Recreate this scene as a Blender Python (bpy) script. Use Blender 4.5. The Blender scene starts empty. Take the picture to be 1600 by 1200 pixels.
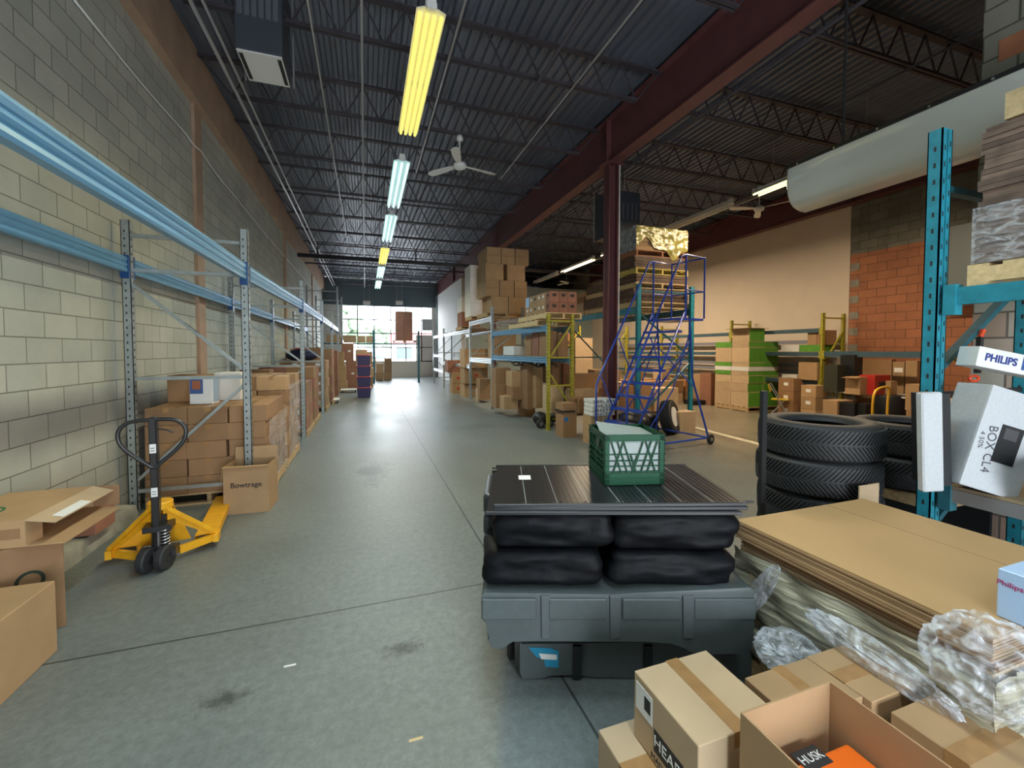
import bpy, bmesh, math, random
from mathutils import Vector, Matrix, Euler
random.seed(7)
PI = math.pi
S = bpy.context.scene
C = S.collection

# ------------------------------------------------------------------ camera, world, light, exposure
F = 665.0; YAW = math.radians(19.0); PITCH = math.radians(2.0); EYE = 1.7; V0 = 571.0
cam_d = bpy.data.cameras.new('camera'); cam = bpy.data.objects.new('camera', cam_d); C.objects.link(cam)
cam.location = (0, 0, EYE); cam.rotation_euler = (PI/2 - PITCH, 0, -YAW)
cam_d.sensor_width = 36.0; cam_d.lens = 36.0*F/1600.0; cam_d.shift_y = -(600.0-V0)/1600.0
cam_d.clip_start = 0.05; cam_d.clip_end = 400
S.camera = cam
_c, _s = math.cos(PITCH), math.sin(PITCH)
FW = Vector((math.sin(YAW)*_c, math.cos(YAW)*_c, -_s)); RT = Vector((math.cos(YAW), -math.sin(YAW), 0)); UP = RT.cross(FW)
def ray(u, v): return FW + RT*((u-800)/F) + UP*(-(v-V0)/F)
def FL(u, v, z=0.0):
    d = ray(u, v); t = (z-EYE)/d.z; return Vector((d.x*t, d.y*t, z))
def onX(u, v, X):
    d = ray(u, v); t = X/d.x; return Vector((X, d.y*t, EYE+d.z*t))
def onY(u, v, Y):
    d = ray(u, v); t = Y/d.y; return Vector((d.x*t, Y, EYE+d.z*t))

W = bpy.data.worlds.new('sky'); S.world = W; W.use_nodes = True
wn = W.node_tree; wn.nodes.clear()
bg = wn.nodes.new('ShaderNodeBackground'); wo = wn.nodes.new('ShaderNodeOutputWorld')
bg.inputs[0].default_value = (0.86, 0.93, 1.0, 1); bg.inputs[1].default_value = 13.0
wn.links.new(bg.outputs[0], wo.inputs[0])
S.view_settings.view_transform = 'Standard'; S.view_settings.look = 'None'
S.view_settings.exposure = 0.35; S.view_settings.gamma = 1.0; S.view_settings.use_curve_mapping = False
def area(name, loc, rot, sx, sy, energy, col=(1, 1, 1), portal=False, spread=PI):
    l = bpy.data.lights.new(name, 'AREA'); l.shape = 'RECTANGLE'; l.size = sx; l.size_y = sy
    l.energy = energy; l.color = col; l.spread = spread
    if portal: l.cycles.is_portal = True
    o = bpy.data.objects.new(name, l); C.objects.link(o); o.location = loc; o.rotation_euler = rot
    return o
area('window_portal', (1.2, 28.6, 2.4), (PI/2, 0, PI), 6.6, 4.9, 1, portal=True)
area('rear_opening_portal', (1.6, -4.3, 1.3), (PI/2, 0, 0), 3.2, 2.6, 1, portal=True)  # added unseen opening behind the viewer, sized for the light it gives
LAMP_W = 58.0

# ------------------------------------------------------------------ materials
MATS = {}
def mat(name, col, rough=0.6, metal=0.0, noise=0.0, nscale=8.0, bump=0.0, spec=0.5, emit=None, estr=0.0, rnd=0.0, coat=0.0, detail=4, stretch=None):
    if name in MATS: return MATS[name]
    m = bpy.data.materials.new(name); m.use_nodes = True; nt = m.node_tree; b = nt.nodes['Principled BSDF']
    b.inputs['Base Color'].default_value = (*col, 1); b.inputs['Roughness'].default_value = rough
    b.inputs['Metallic'].default_value = metal; b.inputs['Specular IOR Level'].default_value = spec
    if coat: b.inputs['Coat Weight'].default_value = coat
    last = None
    if noise or bump:
        tc = nt.nodes.new('ShaderNodeTexCoord'); nz = nt.nodes.new('ShaderNodeTexNoise')
        nz.inputs['Scale'].default_value = nscale; nz.inputs['Detail'].default_value = detail
        if stretch:
            mp = nt.nodes.new('ShaderNodeMapping'); mp.inputs['Scale'].default_value = stretch
            nt.links.new(tc.outputs['Object'], mp.inputs[0]); nt.links.new(mp.outputs[0], nz.inputs['Vector'])
        else: nt.links.new(tc.outputs['Object'], nz.inputs['Vector'])
        if noise:
            mr = nt.nodes.new('ShaderNodeMapRange'); mr.inputs['From Min'].default_value = 0.3; mr.inputs['From Max'].default_value = 0.7
            mr.inputs['To Min'].default_value = 1-noise; mr.inputs['To Max'].default_value = 1+noise
            nt.links.new(nz.outputs['Fac'], mr.inputs['Value'])
            mx = nt.nodes.new('ShaderNodeVectorMath'); mx.operation = 'SCALE'; mx.inputs[0].default_value = col
            nt.links.new(mr.outputs[0], mx.inputs['Scale']); last = mx.outputs[0]
        if bump:
            bp = nt.nodes.new('ShaderNodeBump'); bp.inputs['Strength'].default_value = bump; bp.inputs['Distance'].default_value = 0.02
            nt.links.new(nz.outputs['Fac'], bp.inputs['Height']); nt.links.new(bp.outputs[0], b.inputs['Normal'])
    if rnd:
        oi = nt.nodes.new('ShaderNodeObjectInfo'); mr = nt.nodes.new('ShaderNodeMapRange')
        mr.inputs['To Min'].default_value = 1-rnd; mr.inputs['To Max'].default_value = 1+rnd
        nt.links.new(oi.outputs['Random'], mr.inputs['Value'])
        mx = nt.nodes.new('ShaderNodeVectorMath'); mx.operation = 'SCALE'
        if last: nt.links.new(last, mx.inputs[0])
        else: mx.inputs[0].default_value = col
        nt.links.new(mr.outputs[0], mx.inputs['Scale']); last = mx.outputs[0]
    if last: nt.links.new(last, b.inputs['Base Color'])
    if emit:
        b.inputs['Emission Color'].default_value = (*emit, 1); b.inputs['Emission Strength'].default_value = estr
    MATS[name] = m; return m
CARD = mat('cardboard', (0.42, 0.265, 0.135), 0.8, noise=0.07, nscale=5, rnd=0.14)
CARDD = mat('cardboard_brown', (0.31, 0.175, 0.085), 0.8, noise=0.08, nscale=5, rnd=0.14)
CARDG = mat('cardboard_pale', (0.52, 0.38, 0.235), 0.8, noise=0.06, nscale=5, rnd=0.12)
CARDR = mat('cardboard_reddish', (0.30, 0.135, 0.085), 0.8, noise=0.08, nscale=5, rnd=0.12)
CARDIN = mat('cardboard_raw', (0.36, 0.23, 0.12), 0.85, noise=0.08, nscale=12)
TAPE = mat('packing_tape', (0.36, 0.20, 0.085), 0.22, noise=0.1, nscale=20, bump=0.15)
LABEL = mat('paper_label', (0.8, 0.8, 0.78), 0.6)
INK = mat('black_ink', (0.02, 0.02, 0.02), 0.7)
INKG = mat('green_ink', (0.03, 0.16, 0.05), 0.7)
INKR = mat('red_ink', (0.5, 0.05, 0.03), 0.7)
GREENC = mat('green_print_carton', (0.10, 0.30, 0.03), 0.6, noise=0.12, nscale=10, rnd=0.1)
WHITEC = mat('white_carton', (0.72, 0.72, 0.70), 0.6, noise=0.05, rnd=0.05)
BLUEC = mat('pale_blue_carton', (0.35, 0.55, 0.80), 0.5, noise=0.05)
WOOD = mat('pallet_wood', (0.48, 0.33, 0.17), 0.8, noise=0.25, nscale=6, stretch=(1, 6, 6), rnd=0.15)
WOODY = mat('new_pine', (0.62, 0.46, 0.24), 0.75, noise=0.18, nscale=6, stretch=(1, 6, 6), rnd=0.1)
GALV = mat('galvanised_steel', (0.36, 0.40, 0.40), 0.42, metal=0.55, noise=0.12, nscale=14)
BEAMB = mat('blue_beam_steel', (0.115, 0.30, 0.48), 0.33, metal=0.25, noise=0.05, spec=0.8)
YELF = mat('yellow_green_rack_paint', (0.38, 0.34, 0.035), 0.5, noise=0.2, nscale=18)
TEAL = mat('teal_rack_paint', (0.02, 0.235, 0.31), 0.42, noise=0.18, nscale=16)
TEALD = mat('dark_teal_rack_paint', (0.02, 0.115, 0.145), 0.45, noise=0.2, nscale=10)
DBLUE = mat('ladder_blue_paint', (0.018, 0.07, 0.46), 0.33, noise=0.05, coat=0.3)
BLACK = mat('black_steel', (0.018, 0.018, 0.02), 0.35, spec=0.6)
BLACKP = mat('black_plastic', (0.012, 0.013, 0.015), 0.45)
RUB = mat('rubber', (0.022, 0.023, 0.025), 0.62, noise=0.15, nscale=30)
YEL = mat('pallet_jack_yellow', (0.78, 0.38, 0.012), 0.42, noise=0.12, nscale=12)
REDS = mat('red_oxide_steel', (0.125, 0.042, 0.046), 0.5, noise=0.15, nscale=4)
JOI = mat('joist_steel_paint', (0.045, 0.038, 0.048), 0.6, noise=0.2, nscale=5)
DECKM = mat('painted_steel_deck', (0.15, 0.165, 0.21), 0.38, metal=0.35, noise=0.18, nscale=1.6, stretch=(1, 0.2, 1))
PIPEM = mat('conduit_steel', (0.42, 0.42, 0.43), 0.35, metal=0.6)
PIPED = mat('sprinkler_pipe_paint', (0.05, 0.045, 0.055), 0.5)
WHITEP = mat('white_enamel', (0.72, 0.72, 0.70), 0.35)
GPLAST = mat('grey_moulded_plastic', (0.08, 0.097, 0.098), 0.5, noise=0.06, nscale=25, bump=0.05)
BGREEN = mat('crate_green_plastic', (0.001, 0.06, 0.024), 0.5, spec=0.25)
CLOUD = mat('translucent_white_plastic', (0.27, 0.31, 0.295), 0.4)
FOAM = mat('white_foam', (0.50, 0.52, 0.54), 0.7, noise=0.05, nscale=60, bump=0.08)
BINM = mat('purple_bin_plastic', (0.045, 0.035, 0.13), 0.4)
REDP = mat('red_plastic', (0.5, 0.04, 0.05), 0.4)
ORANGE = mat('orange_print', (0.80, 0.14, 0.01), 0.4)
CHROME = mat('steel_spring', (0.6, 0.6, 0.6), 0.25, metal=0.9)
CABLE = mat('white_cable', (0.75, 0.75, 0.72), 0.5)

def wrapmat():
    m = bpy.data.materials.new('stretch_wrap'); m.use_nodes = True; nt = m.node_tree; nt.nodes.clear()
    o = nt.nodes.new('ShaderNodeOutputMaterial'); mix = nt.nodes.new('ShaderNodeMixShader'); tr = nt.nodes.new('ShaderNodeBsdfTransparent')
    gl = nt.nodes.new('ShaderNodeBsdfPrincipled'); gl.inputs['Base Color'].default_value = (0.85, 0.87, 0.9, 1); gl.inputs['Roughness'].default_value = 0.16
    gl.inputs['Specular IOR Level'].default_value = 0.9
    tc = nt.nodes.new('ShaderNodeTexCoord'); mp = nt.nodes.new('ShaderNodeMapping'); mp.inputs['Scale'].default_value = (3, 3, 9)
    nz = nt.nodes.new('ShaderNodeTexNoise'); nz.inputs['Scale'].default_value = 3.2; nz.inputs['Detail'].default_value = 7; nz.inputs['Distortion'].default_value = 1.4
    bp = nt.nodes.new('ShaderNodeBump'); bp.inputs['Strength'].default_value = 1.0; bp.inputs['Distance'].default_value = 0.035
    rp = nt.nodes.new('ShaderNodeMapRange'); rp.inputs['From Min'].default_value = 0.42; rp.inputs['From Max'].default_value = 0.66
    rp.inputs['To Min'].default_value = 0.10; rp.inputs['To Max'].default_value = 0.52
    L = nt.links.new
    L(tc.outputs['Object'], mp.inputs[0]); L(mp.outputs[0], nz.inputs['Vector']); L(nz.outputs['Fac'], bp.inputs['Height']); L(bp.outputs[0], gl.inputs['Normal'])
    L(nz.outputs['Fac'], rp.inputs['Value']); L(rp.outputs[0], mix.inputs[0]); L(tr.outputs[0], mix.inputs[1]); L(gl.outputs[0], mix.inputs[2]); L(mix.outputs[0], o.inputs[0])
    return m
WRAP = wrapmat()
def glassmat():
    m = bpy.data.materials.new('window_glass'); m.use_nodes = True; nt = m.node_tree; nt.nodes.clear()
    o = nt.nodes.new('ShaderNodeOutputMaterial'); mix = nt.nodes.new('ShaderNodeMixShader'); tr = nt.nodes.new('ShaderNodeBsdfTransparent')
    gl = nt.nodes.new('ShaderNodeBsdfGlossy'); gl.inputs['Roughness'].default_value = 0.03; mix.inputs[0].default_value = 0.06
    nt.links.new(tr.outputs[0], mix.inputs[1]); nt.links.new(gl.outputs[0], mix.inputs[2]); nt.links.new(mix.outputs[0], o.inputs[0])
    return m
GLASS = glassmat()

def blockmat(name, cols, bw=0.4, bh=0.2, axis='YZ', off=(0, 0), mort=(0.12, 0.12, 0.10), msize=0.006, var=0.12, rough=0.8, patch=None, bumpd=0.012):
    m = bpy.data.materials.new(name); m.use_nodes = True; nt = m.node_tree; b = nt.nodes['Principled BSDF']; L = nt.links.new
    b.inputs['Roughness'].default_value = rough
    tc = nt.nodes.new('ShaderNodeTexCoord'); sp = nt.nodes.new('ShaderNodeSeparateXYZ'); cb = nt.nodes.new('ShaderNodeCombineXYZ')
    L(tc.outputs['Object'], sp.inputs[0])
    for i, a in enumerate(axis):
        ad = nt.nodes.new('ShaderNodeMath'); ad.operation = 'ADD'; ad.inputs[1].default_value = off[i]+40*(bw if i == 0 else bh)
        L(sp.outputs['XYZ'.index(a)], ad.inputs[0]); L(ad.outputs[0], cb.inputs[i])
    br = nt.nodes.new('ShaderNodeTexBrick'); br.inputs['Scale'].default_value = 1.0; br.inputs['Brick Width'].default_value = bw; br.inputs['Row Height'].default_value = bh
    br.inputs['Mortar Size'].default_value = msize; br.inputs['Mortar Smooth'].default_value = 0.35; br.offset = 0.5; br.squash = 1.0
    br.inputs['Color1'].default_value = (*cols[0], 1); br.inputs['Color2'].default_value = (*cols[1], 1); br.inputs['Mortar'].default_value = (*mort, 1)
    L(cb.outputs[0], br.inputs['Vector'])
    nz = nt.nodes.new('ShaderNodeTexNoise'); nz.inputs['Scale'].default_value = 1.3; nz.inputs['Detail'].default_value = 8; nz.inputs['Roughness'].default_value = 0.65
    L(tc.outputs['Object'], nz.inputs['Vector'])
    mr = nt.nodes.new('ShaderNodeMapRange'); mr.inputs['From Min'].default_value = 0.3; mr.inputs['From Max'].default_value = 0.7; mr.inputs['To Min'].default_value = 1-var; mr.inputs['To Max'].default_value = 1+var*0.6
    L(nz.outputs['Fac'], mr.inputs['Value'])
    mx = nt.nodes.new('ShaderNodeVectorMath'); mx.operation = 'SCALE'; L(br.outputs['Color'], mx.inputs[0]); L(mr.outputs[0], mx.inputs['Scale'])
    L(mx.outputs[0], b.inputs['Base Color'])
    n2 = nt.nodes.new('ShaderNodeTexNoise'); n2.inputs['Scale'].default_value = 22; n2.inputs['Detail'].default_value = 6; L(tc.outputs['Object'], n2.inputs['Vector'])
    iv = nt.nodes.new('ShaderNodeMath'); iv.operation = 'MULTIPLY_ADD'; iv.inputs[1].default_value = -1.0; iv.inputs[2].default_value = 1.0; L(br.outputs['Fac'], iv.inputs[0])
    a2 = nt.nodes.new('ShaderNodeMath'); a2.operation = 'MULTIPLY_ADD'; a2.inputs[1].default_value = 0.25; L(n2.outputs['Fac'], a2.inputs[0]); L(iv.outputs[0], a2.inputs[2])
    bp = nt.nodes.new('ShaderNodeBump'); bp.inputs['Strength'].default_value = 0.7; bp.inputs['Distance'].default_value = bumpd; L(a2.outputs[0], bp.inputs['Height']); L(bp.outputs[0], b.inputs['Normal'])
    return m

def floormat():
    m = bpy.data.materials.new('sealed_concrete'); m.use_nodes = True; nt = m.node_tree; b = nt.nodes['Principled BSDF']; L = nt.links.new
    tc = nt.nodes.new('ShaderNodeTexCoord'); P = tc.outputs['Object']
    def N(t, **k):
        n = nt.nodes.new(t)
        for a, v in k.items(): setattr(n, a, v)
        return n
    def noise(sc, det, rough=0.6, dist=0.0, vec=P):
        n = N('ShaderNodeTexNoise'); n.inputs['Scale'].default_value = sc; n.inputs['Detail'].default_value = det; n.inputs['Roughness'].default_value = rough; n.inputs['Distortion'].default_value = dist
        L(vec, n.inputs['Vector']); return n.outputs['Fac']
    def mr(x, a, b_, c, d):
        n = N('ShaderNodeMapRange'); n.inputs['From Min'].default_value = a; n.inputs['From Max'].default_value = b_; n.inputs['To Min'].default_value = c; n.inputs['To Max'].default_value = d
        L(x, n.inputs['Value']); return n.outputs[0]
    def M(op, x, y):
        n = N('ShaderNodeMath', operation=op)
        for i, q in enumerate((x, y)):
            if hasattr(q, 'links') or not isinstance(q, (int, float)): L(q, n.inputs[i])
            else: n.inputs[i].default_value = q
        return n.outputs[0]
    big = noise(0.55, 5); fine = noise(20, 10, 0.85); mid = noise(2.6, 7, 0.7, 0.6)
    f = M('MULTIPLY', mr(big, 0.3, 0.7, 0.86, 1.12), mr(fine, 0.32, 0.68, 0.66, 1.30)); f = M('MULTIPLY', f, mr(mid, 0.3, 0.7, 0.94, 1.06))
    sp = N('ShaderNodeSeparateXYZ'); L(P, sp.inputs[0]); X, Y = sp.outputs[0], sp.outputs[1]
    # oil stains with a shape of their own
    for (sx, sy, rx, ry) in ((FL(350, 1095).x, FL(350, 1095).y, 0.12, 0.07), (FL(628, 1013).x, FL(628, 1013).y, 0.10, 0.06), (2.1, 9.2, 0.5, 0.3), (6.9, 6.3, 0.6, 0.5), (0.1, 6.2, 0.2, 0.5)):
        dx = M('DIVIDE', M('SUBTRACT', X, sx), rx); dy = M('DIVIDE', M('SUBTRACT', Y, sy), ry)
        d = M('SQRT', M('ADD', M('MULTIPLY', dx, dx), M('MULTIPLY', dy, dy)), 0.0)
        d = M('ADD', d, mr(mid, 0.3, 0.7, -0.7, 0.7)); d = M('ADD', d, mr(fine, 0.3, 0.7, -0.6, 0.6))
        f = M('MULTIPLY', f, mr(d, 0.35, 1.35, 0.38 if rx < 0.3 else 0.8, 1.0))
    # saw-cut joints
    for (ax, at, per) in ((X, 0.95, 6.0), (Y, 1.95, 6.1)):
        w = M('ADD', ax, 60-at); w = M('MODULO', w, per); w = M('SUBTRACT', w, per) if False else w
        e = M('MINIMUM', M('ABSOLUTE', w, 0.0), M('ABSOLUTE', M('SUBTRACT', w, per), 0.0))
        f = M('MULTIPLY', f, mr(e, 0.004, 0.009, 0.25, 1.0))
    # fine vertical flecks
    vr = N('ShaderNodeTexVoronoi'); vr.inputs['Scale'].default_value = 9; L(P, vr.inputs['Vector'])
    f = M('MULTIPLY', f, mr(vr.outputs['Distance'], 0.02, 0.07, 0.80, 1.0))
    warm = mr(X, 4.6, 6.6, 0.0, 1.0)
    mixc = N('ShaderNodeMix', data_type='RGBA'); L(warm, mixc.inputs['Factor']); mixc.inputs['A'].default_value = (0.168, 0.188, 0.182, 1); mixc.inputs['B'].default_value = (0.20, 0.172, 0.125, 1)
    sc = N('ShaderNodeVectorMath', operation='SCALE'); L(mixc.outputs['Result'], sc.inputs[0]); L(f, sc.inputs['Scale']); L(sc.outputs[0], b.inputs['Base Color'])
    L(mr(big, 0.3, 0.7, 0.30, 0.42), b.inputs['Roughness'])
    bp = N('ShaderNodeBump'); bp.inputs['Strength'].default_value = 0.25; bp.inputs['Distance'].default_value = 0.008; L(fine, bp.inputs['Height']); L(bp.outputs[0], b.inputs['Normal'])
    return m

# ------------------------------------------------------------------ mesh helpers
class MB:
    def __init__(s): s.bm = bmesh.new()
    def box(s, a, b, rz=0.0, piv=None, M=None):
        x0, y0, z0 = a; x1, y1, z1 = b
        mtx = Matrix.Translation(((x0+x1)/2, (y0+y1)/2, (z0+z1)/2)) @ Matrix.Diagonal((abs(x1-x0), abs(y1-y0), abs(z1-z0), 1))
        if rz: p = Vector(piv or ((x0+x1)/2, (y0+y1)/2, 0)); mtx = Matrix.Translation(p) @ Matrix.Rotation(rz, 4, 'Z') @ Matrix.Translation(-p) @ mtx
        if M is not None: mtx = M @ mtx
        bmesh.ops.create_cube(s.bm, size=1.0, matrix=mtx); return s
    def bar(s, p, q, w, h, up=(0, 0, 1)):
        p, q = Vector(p), Vector(q); d = q-p; L = d.length
        if L < 1e-6: return s
        z = d/L; u = Vector(up)
        if abs(z.dot(u)) > 0.99: u = Vector((1, 0, 0))
        x = u.cross(z).normalized(); y = z.cross(x)
        R = Matrix((x, y, z)).transposed().to_4x4()
        bmesh.ops.create_cube(s.bm, size=1.0, matrix=Matrix.Translation((p+q)/2) @ R @ Matrix.Diagonal((w, h, L, 1))); return s
    def cyl(s, p, q, r, n=12, r2=None, caps=True):
        p, q = Vector(p), Vector(q); d = q-p
        if d.length < 1e-6: return s
        R = d.to_track_quat('Z', 'Y').to_matrix().to_4x4()
        bmesh.ops.create_cone(s.bm, cap_ends=caps, segments=n, radius1=r, radius2=r if r2 is None else r2, depth=d.length, matrix=Matrix.Translation((p+q)/2) @ R); return s
    def tube(s, pts, r, n=8, closed=False):
        pts = [Vector(p) for p in pts]; rings = []; N = len(pts)
        prev = None
        for i, p in enumerate(pts):
            if closed: t = pts[(i+1) % N]-pts[i-1]
            else: t = pts[min(i+1, N-1)]-pts[max(i-1, 0)]
            t.normalize()
            if prev is None:
                u = Vector((0, 0, 1)) if abs(t.z) < 0.9 else Vector((1, 0, 0))
                x = u.cross(t).normalized()
            else:
                x = (prev-t*prev.dot(t)); x = x.normalized() if x.length > 1e-6 else Vector((1, 0, 0))
            prev = x; y = t.cross(x)
            rings.append([s.bm.verts.new(p+(x*math.cos(a)+y*math.sin(a))*r) for a in [2*PI*k/n for k in range(n)]])
        for i in range(N if closed else N-1):
            A, B = rings[i], rings[(i+1) % N]
            for k in range(n):
                try: s.bm.faces.new((A[k], A[(k+1) % n], B[(k+1) % n], B[k]))
                except ValueError: pass
        if not closed:
            try: s.bm.faces.new(rings[0][::-1]); s.bm.faces.new(rings[-1])
            except ValueError: pass
        return s
    def quad(s, *p):
        s.bm.faces.new([s.bm.verts.new(q) for q in p]); return s
    def slab(s, pts, t):
        """polygon given as 3-D points, thickened by t along -normal"""
        vs = [Vector(p) for p in pts]; n = (vs[1]-vs[0]).cross(vs[2]-vs[0]).normalized()
        a = [s.bm.verts.new(v) for v in vs]; b = [s.bm.verts.new(v-n*t) for v in vs]; k = len(vs)
        s.bm.faces.new(a); s.bm.faces.new(b[::-1])
        for i in range(k): s.bm.faces.new((a[i], b[i], b[(i+1) % k], a[(i+1) % k]))
        return s
    def lathe(s, prof, c=(0, 0, 0), n=32, axis='Z', close=False):
        rings = []
        for (r, z) in prof:
            ring = []
            for k in range(n):
                a = 2*PI*k/n; p = Vector((r*math.cos(a), r*math.sin(a), z))
                if axis == 'X': p = Vector((p.z, p.x, p.y))
                if axis == 'Y': p = Vector((p.x, p.z, p.y))
                ring.append(s.bm.verts.new(p+Vector(c)))
            rings.append(ring)
        m = len(rings)
        for i in range(m if close else m-1):
            A, B = rings[i], rings[(i+1) % m]
            for k in range(n): s.bm.faces.new((A[k], A[(k+1) % n], B[(k+1) % n], B[k]))
        return s
    def prism(s, prof, y0, y1, axis='Y'):
        f = (lambda p, t: (p[0], t, p[1])) if axis == 'Y' else ((lambda p, t: (t, p[0], p[1])) if axis == 'X' else (lambda p, t: (p[0], p[1], t)))
        a = [s.bm.verts.new(f(p, y0)) for p in prof]; b = [s.bm.verts.new(f(p, y1)) for p in prof]; k = len(prof)
        s.bm.faces.new(a[::-1]); s.bm.faces.new(b)
        for i in range(k): s.bm.faces.new((a[i], a[(i+1) % k], b[(i+1) % k], b[i]))
        return s
    def build(s, name, m, parent=None, bevel=0.0, seg=1, smooth=False, loc=None):
        if bevel: bmesh.ops.bevel(s.bm, geom=s.bm.edges[:], offset=bevel, segments=seg, affect='EDGES', profile=0.7, clamp_overlap=True)
        bmesh.ops.recalc_face_normals(s.bm, faces=s.bm.faces[:])
        me = bpy.data.meshes.new(name); s.bm.to_mesh(me); s.bm.free()
        if m: me.materials.append(m)
        if smooth:
            for p in me.polygons: p.use_smooth = True
            if smooth == 'auto':
                try: me.set_sharp_from_angle(angle=math.radians(40))
                except Exception: pass
        o = bpy.data.objects.new(name, me); C.objects.link(o)
        if parent: o.parent = parent
        if loc: o.location = loc
        return o
def tag(o, label, cat, group=None, kind=None):
    o['label'] = label; o['category'] = cat
    if group: o['group'] = group
    if kind: o['kind'] = kind
    return o
def struct(o): o['kind'] = 'structure'; return o
def thing(name, label, cat, loc=(0, 0, 0), rz=0.0, group=None):
    o = bpy.data.objects.new(name, None); C.objects.link(o); o.empty_display_size = 0.1
    o.location = loc; o.rotation_euler = (0, 0, rz); return tag(o, label, cat, group)
def text(body, size, m, parent, loc, rot, name='printed_lettering', ext=0.0006, sx=1.0, bold=0.0):
    cu = bpy.data.curves.new(name, 'FONT'); cu.body = body; cu.size = size; cu.extrude = ext; cu.align_x = 'CENTER'; cu.align_y = 'CENTER'; cu.offset = bold
    cu.resolution_u = 3
    cu.materials.append(m); o = bpy.data.objects.new(name, cu); C.objects.link(o); o.parent = parent; o.location = loc; o.rotation_euler = rot; o.scale = (sx, 1, 1)
    return o
def dup(root, loc, rz=None, label=None, group=None):
    r = root.copy(); C.objects.link(r); r.location = loc
    if rz is not None: r.rotation_euler = (0, 0, rz)
    if label: r['label'] = label
    if group: r['group'] = group
    for ch in list(root.children):
        c = ch.copy(); C.objects.link(c); c.parent = r
        for g in list(ch.children):
            d = g.copy(); C.objects.link(d); d.parent = c
    return r
ORD = ['first', 'second', 'third', 'fourth', 'fifth', 'sixth', 'seventh', 'eighth', 'ninth', 'tenth', 'eleventh', 'twelfth']

# ------------------------------------------------------------------ cartons
def carton(x, y, z, sx, sy, sz, label, group=None, m=None, rz=0.0, tape=None, open_=None, sticker=None, bev=0.004, name='cardboard_box', cat='box', tm=None):
    """x, y = centre, z = underside. tape: 'x' or 'y' direction of the seam on the lid. sticker: face '-y','-x'. open_: list of flap specs"""
    m = m or CARD
    hx, hy = sx/2, sy/2
    b = MB()
    if open_:
        t = 0.006
        b.box((-hx, -hy, 0), (hx, hy, t)); b.box((-hx, -hy, t), (-hx+t, hy, sz)); b.box((hx-t, -hy, t), (hx, hy, sz))
        b.box((-hx+t, -hy, t), (hx-t, -hy+t, sz)); b.box((-hx+t, hy-t, t), (hx-t, hy, sz))
        o = b.build(name, m)
    else:
        b.box((-hx, -hy, 0), (hx, hy, sz)); o = b.build(name, m, bevel=min(bev, sz*0.1) if bev else 0)
    o.location = (x, y, z); o.rotation_euler = (0, 0, rz); tag(o, label, cat, group)
    if open_:
        for (side, ang, ln) in open_:
            # ang measured from vertical, + = outwards
            a = math.radians(ang); c_, s_ = math.cos(a)*ln, math.sin(a)*ln
            if side == '-x': q = [(-hx, -hy, sz), (-hx, hy, sz), (-hx-s_, hy, sz+c_), (-hx-s_, -hy, sz+c_)]
            if side == '+x': q = [(hx, -hy, sz), (hx, hy, sz), (hx+s_, hy, sz+c_), (hx+s_, -hy, sz+c_)]
            if side == '-y': q = [(-hx, -hy, sz), (hx, -hy, sz), (hx, -hy-s_, sz+c_), (-hx, -hy-s_, sz+c_)]
            if side == '+y': q = [(-hx, hy, sz), (hx, hy, sz), (hx, hy+s_, sz+c_), (-hx, hy+s_, sz+c_)]
            MB().slab(q, 0.004).build('flap', m, o)
    if tape:
        e = 0.0012; w = 0.028; b = MB()
        if tape == 'x': b.box((-hx-e, -w, sz-0.05), (hx+e, w, sz+e))
        else: b.box((-w, -hy-e, sz-0.05), (w, hy+e, sz+e))
        b.build('tape', tm or TAPE, o)
    if sticker:
        e = 0.0015; b = MB(); w = min(0.06, sx*0.22); h = min(0.04, sz*0.3)
        if sticker == '-y': b.box((-w+hx*0.3, -hy-e, sz*0.55-h), (w+hx*0.3, -hy+e, sz*0.55+h))
        else: b.box((-hx-e, -w, sz*0.55-h), (-hx+e, w, sz*0.55+h))
        b.build('label_sticker', LABEL, o)
    return o
def pallet(x, y, z, sx, sy, label, group='wooden pallets', rz=0.0, m=None, h=0.13, cat='pallet', name='wooden_pallet'):
    """boards run along x, three runners along y"""
    m = m or WOOD; o = thing(name, label, cat, (x, y, z), rz, group)
    hx, hy = sx/2, sy/2; t = 0.018
    for k in (-1, 0, 1):
        xx = k*(hx-0.02); MB().box((xx-0.02, -hy, t), (xx+0.02, hy, h-t)).build('stringer', m, o)
    n = 7
    for k in range(n):
        yy = -hy+0.045+(sy-0.09)*k/(n-1); MB().box((-hx, yy-0.045, h-t), (hx, yy+0.045, h)).build('deck_board', m, o)
    for k in range(3):
        yy = -hy+0.045+(sy-0.09)*k/2; MB().box((-hx, yy-0.045, 0), (hx, yy+0.045, t)).build('bottom_board', m, o)
    return o
TIERW = lambda k, n: 'bottom' if k == 0 else ('top' if k == n-1 else ORD[k])
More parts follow.
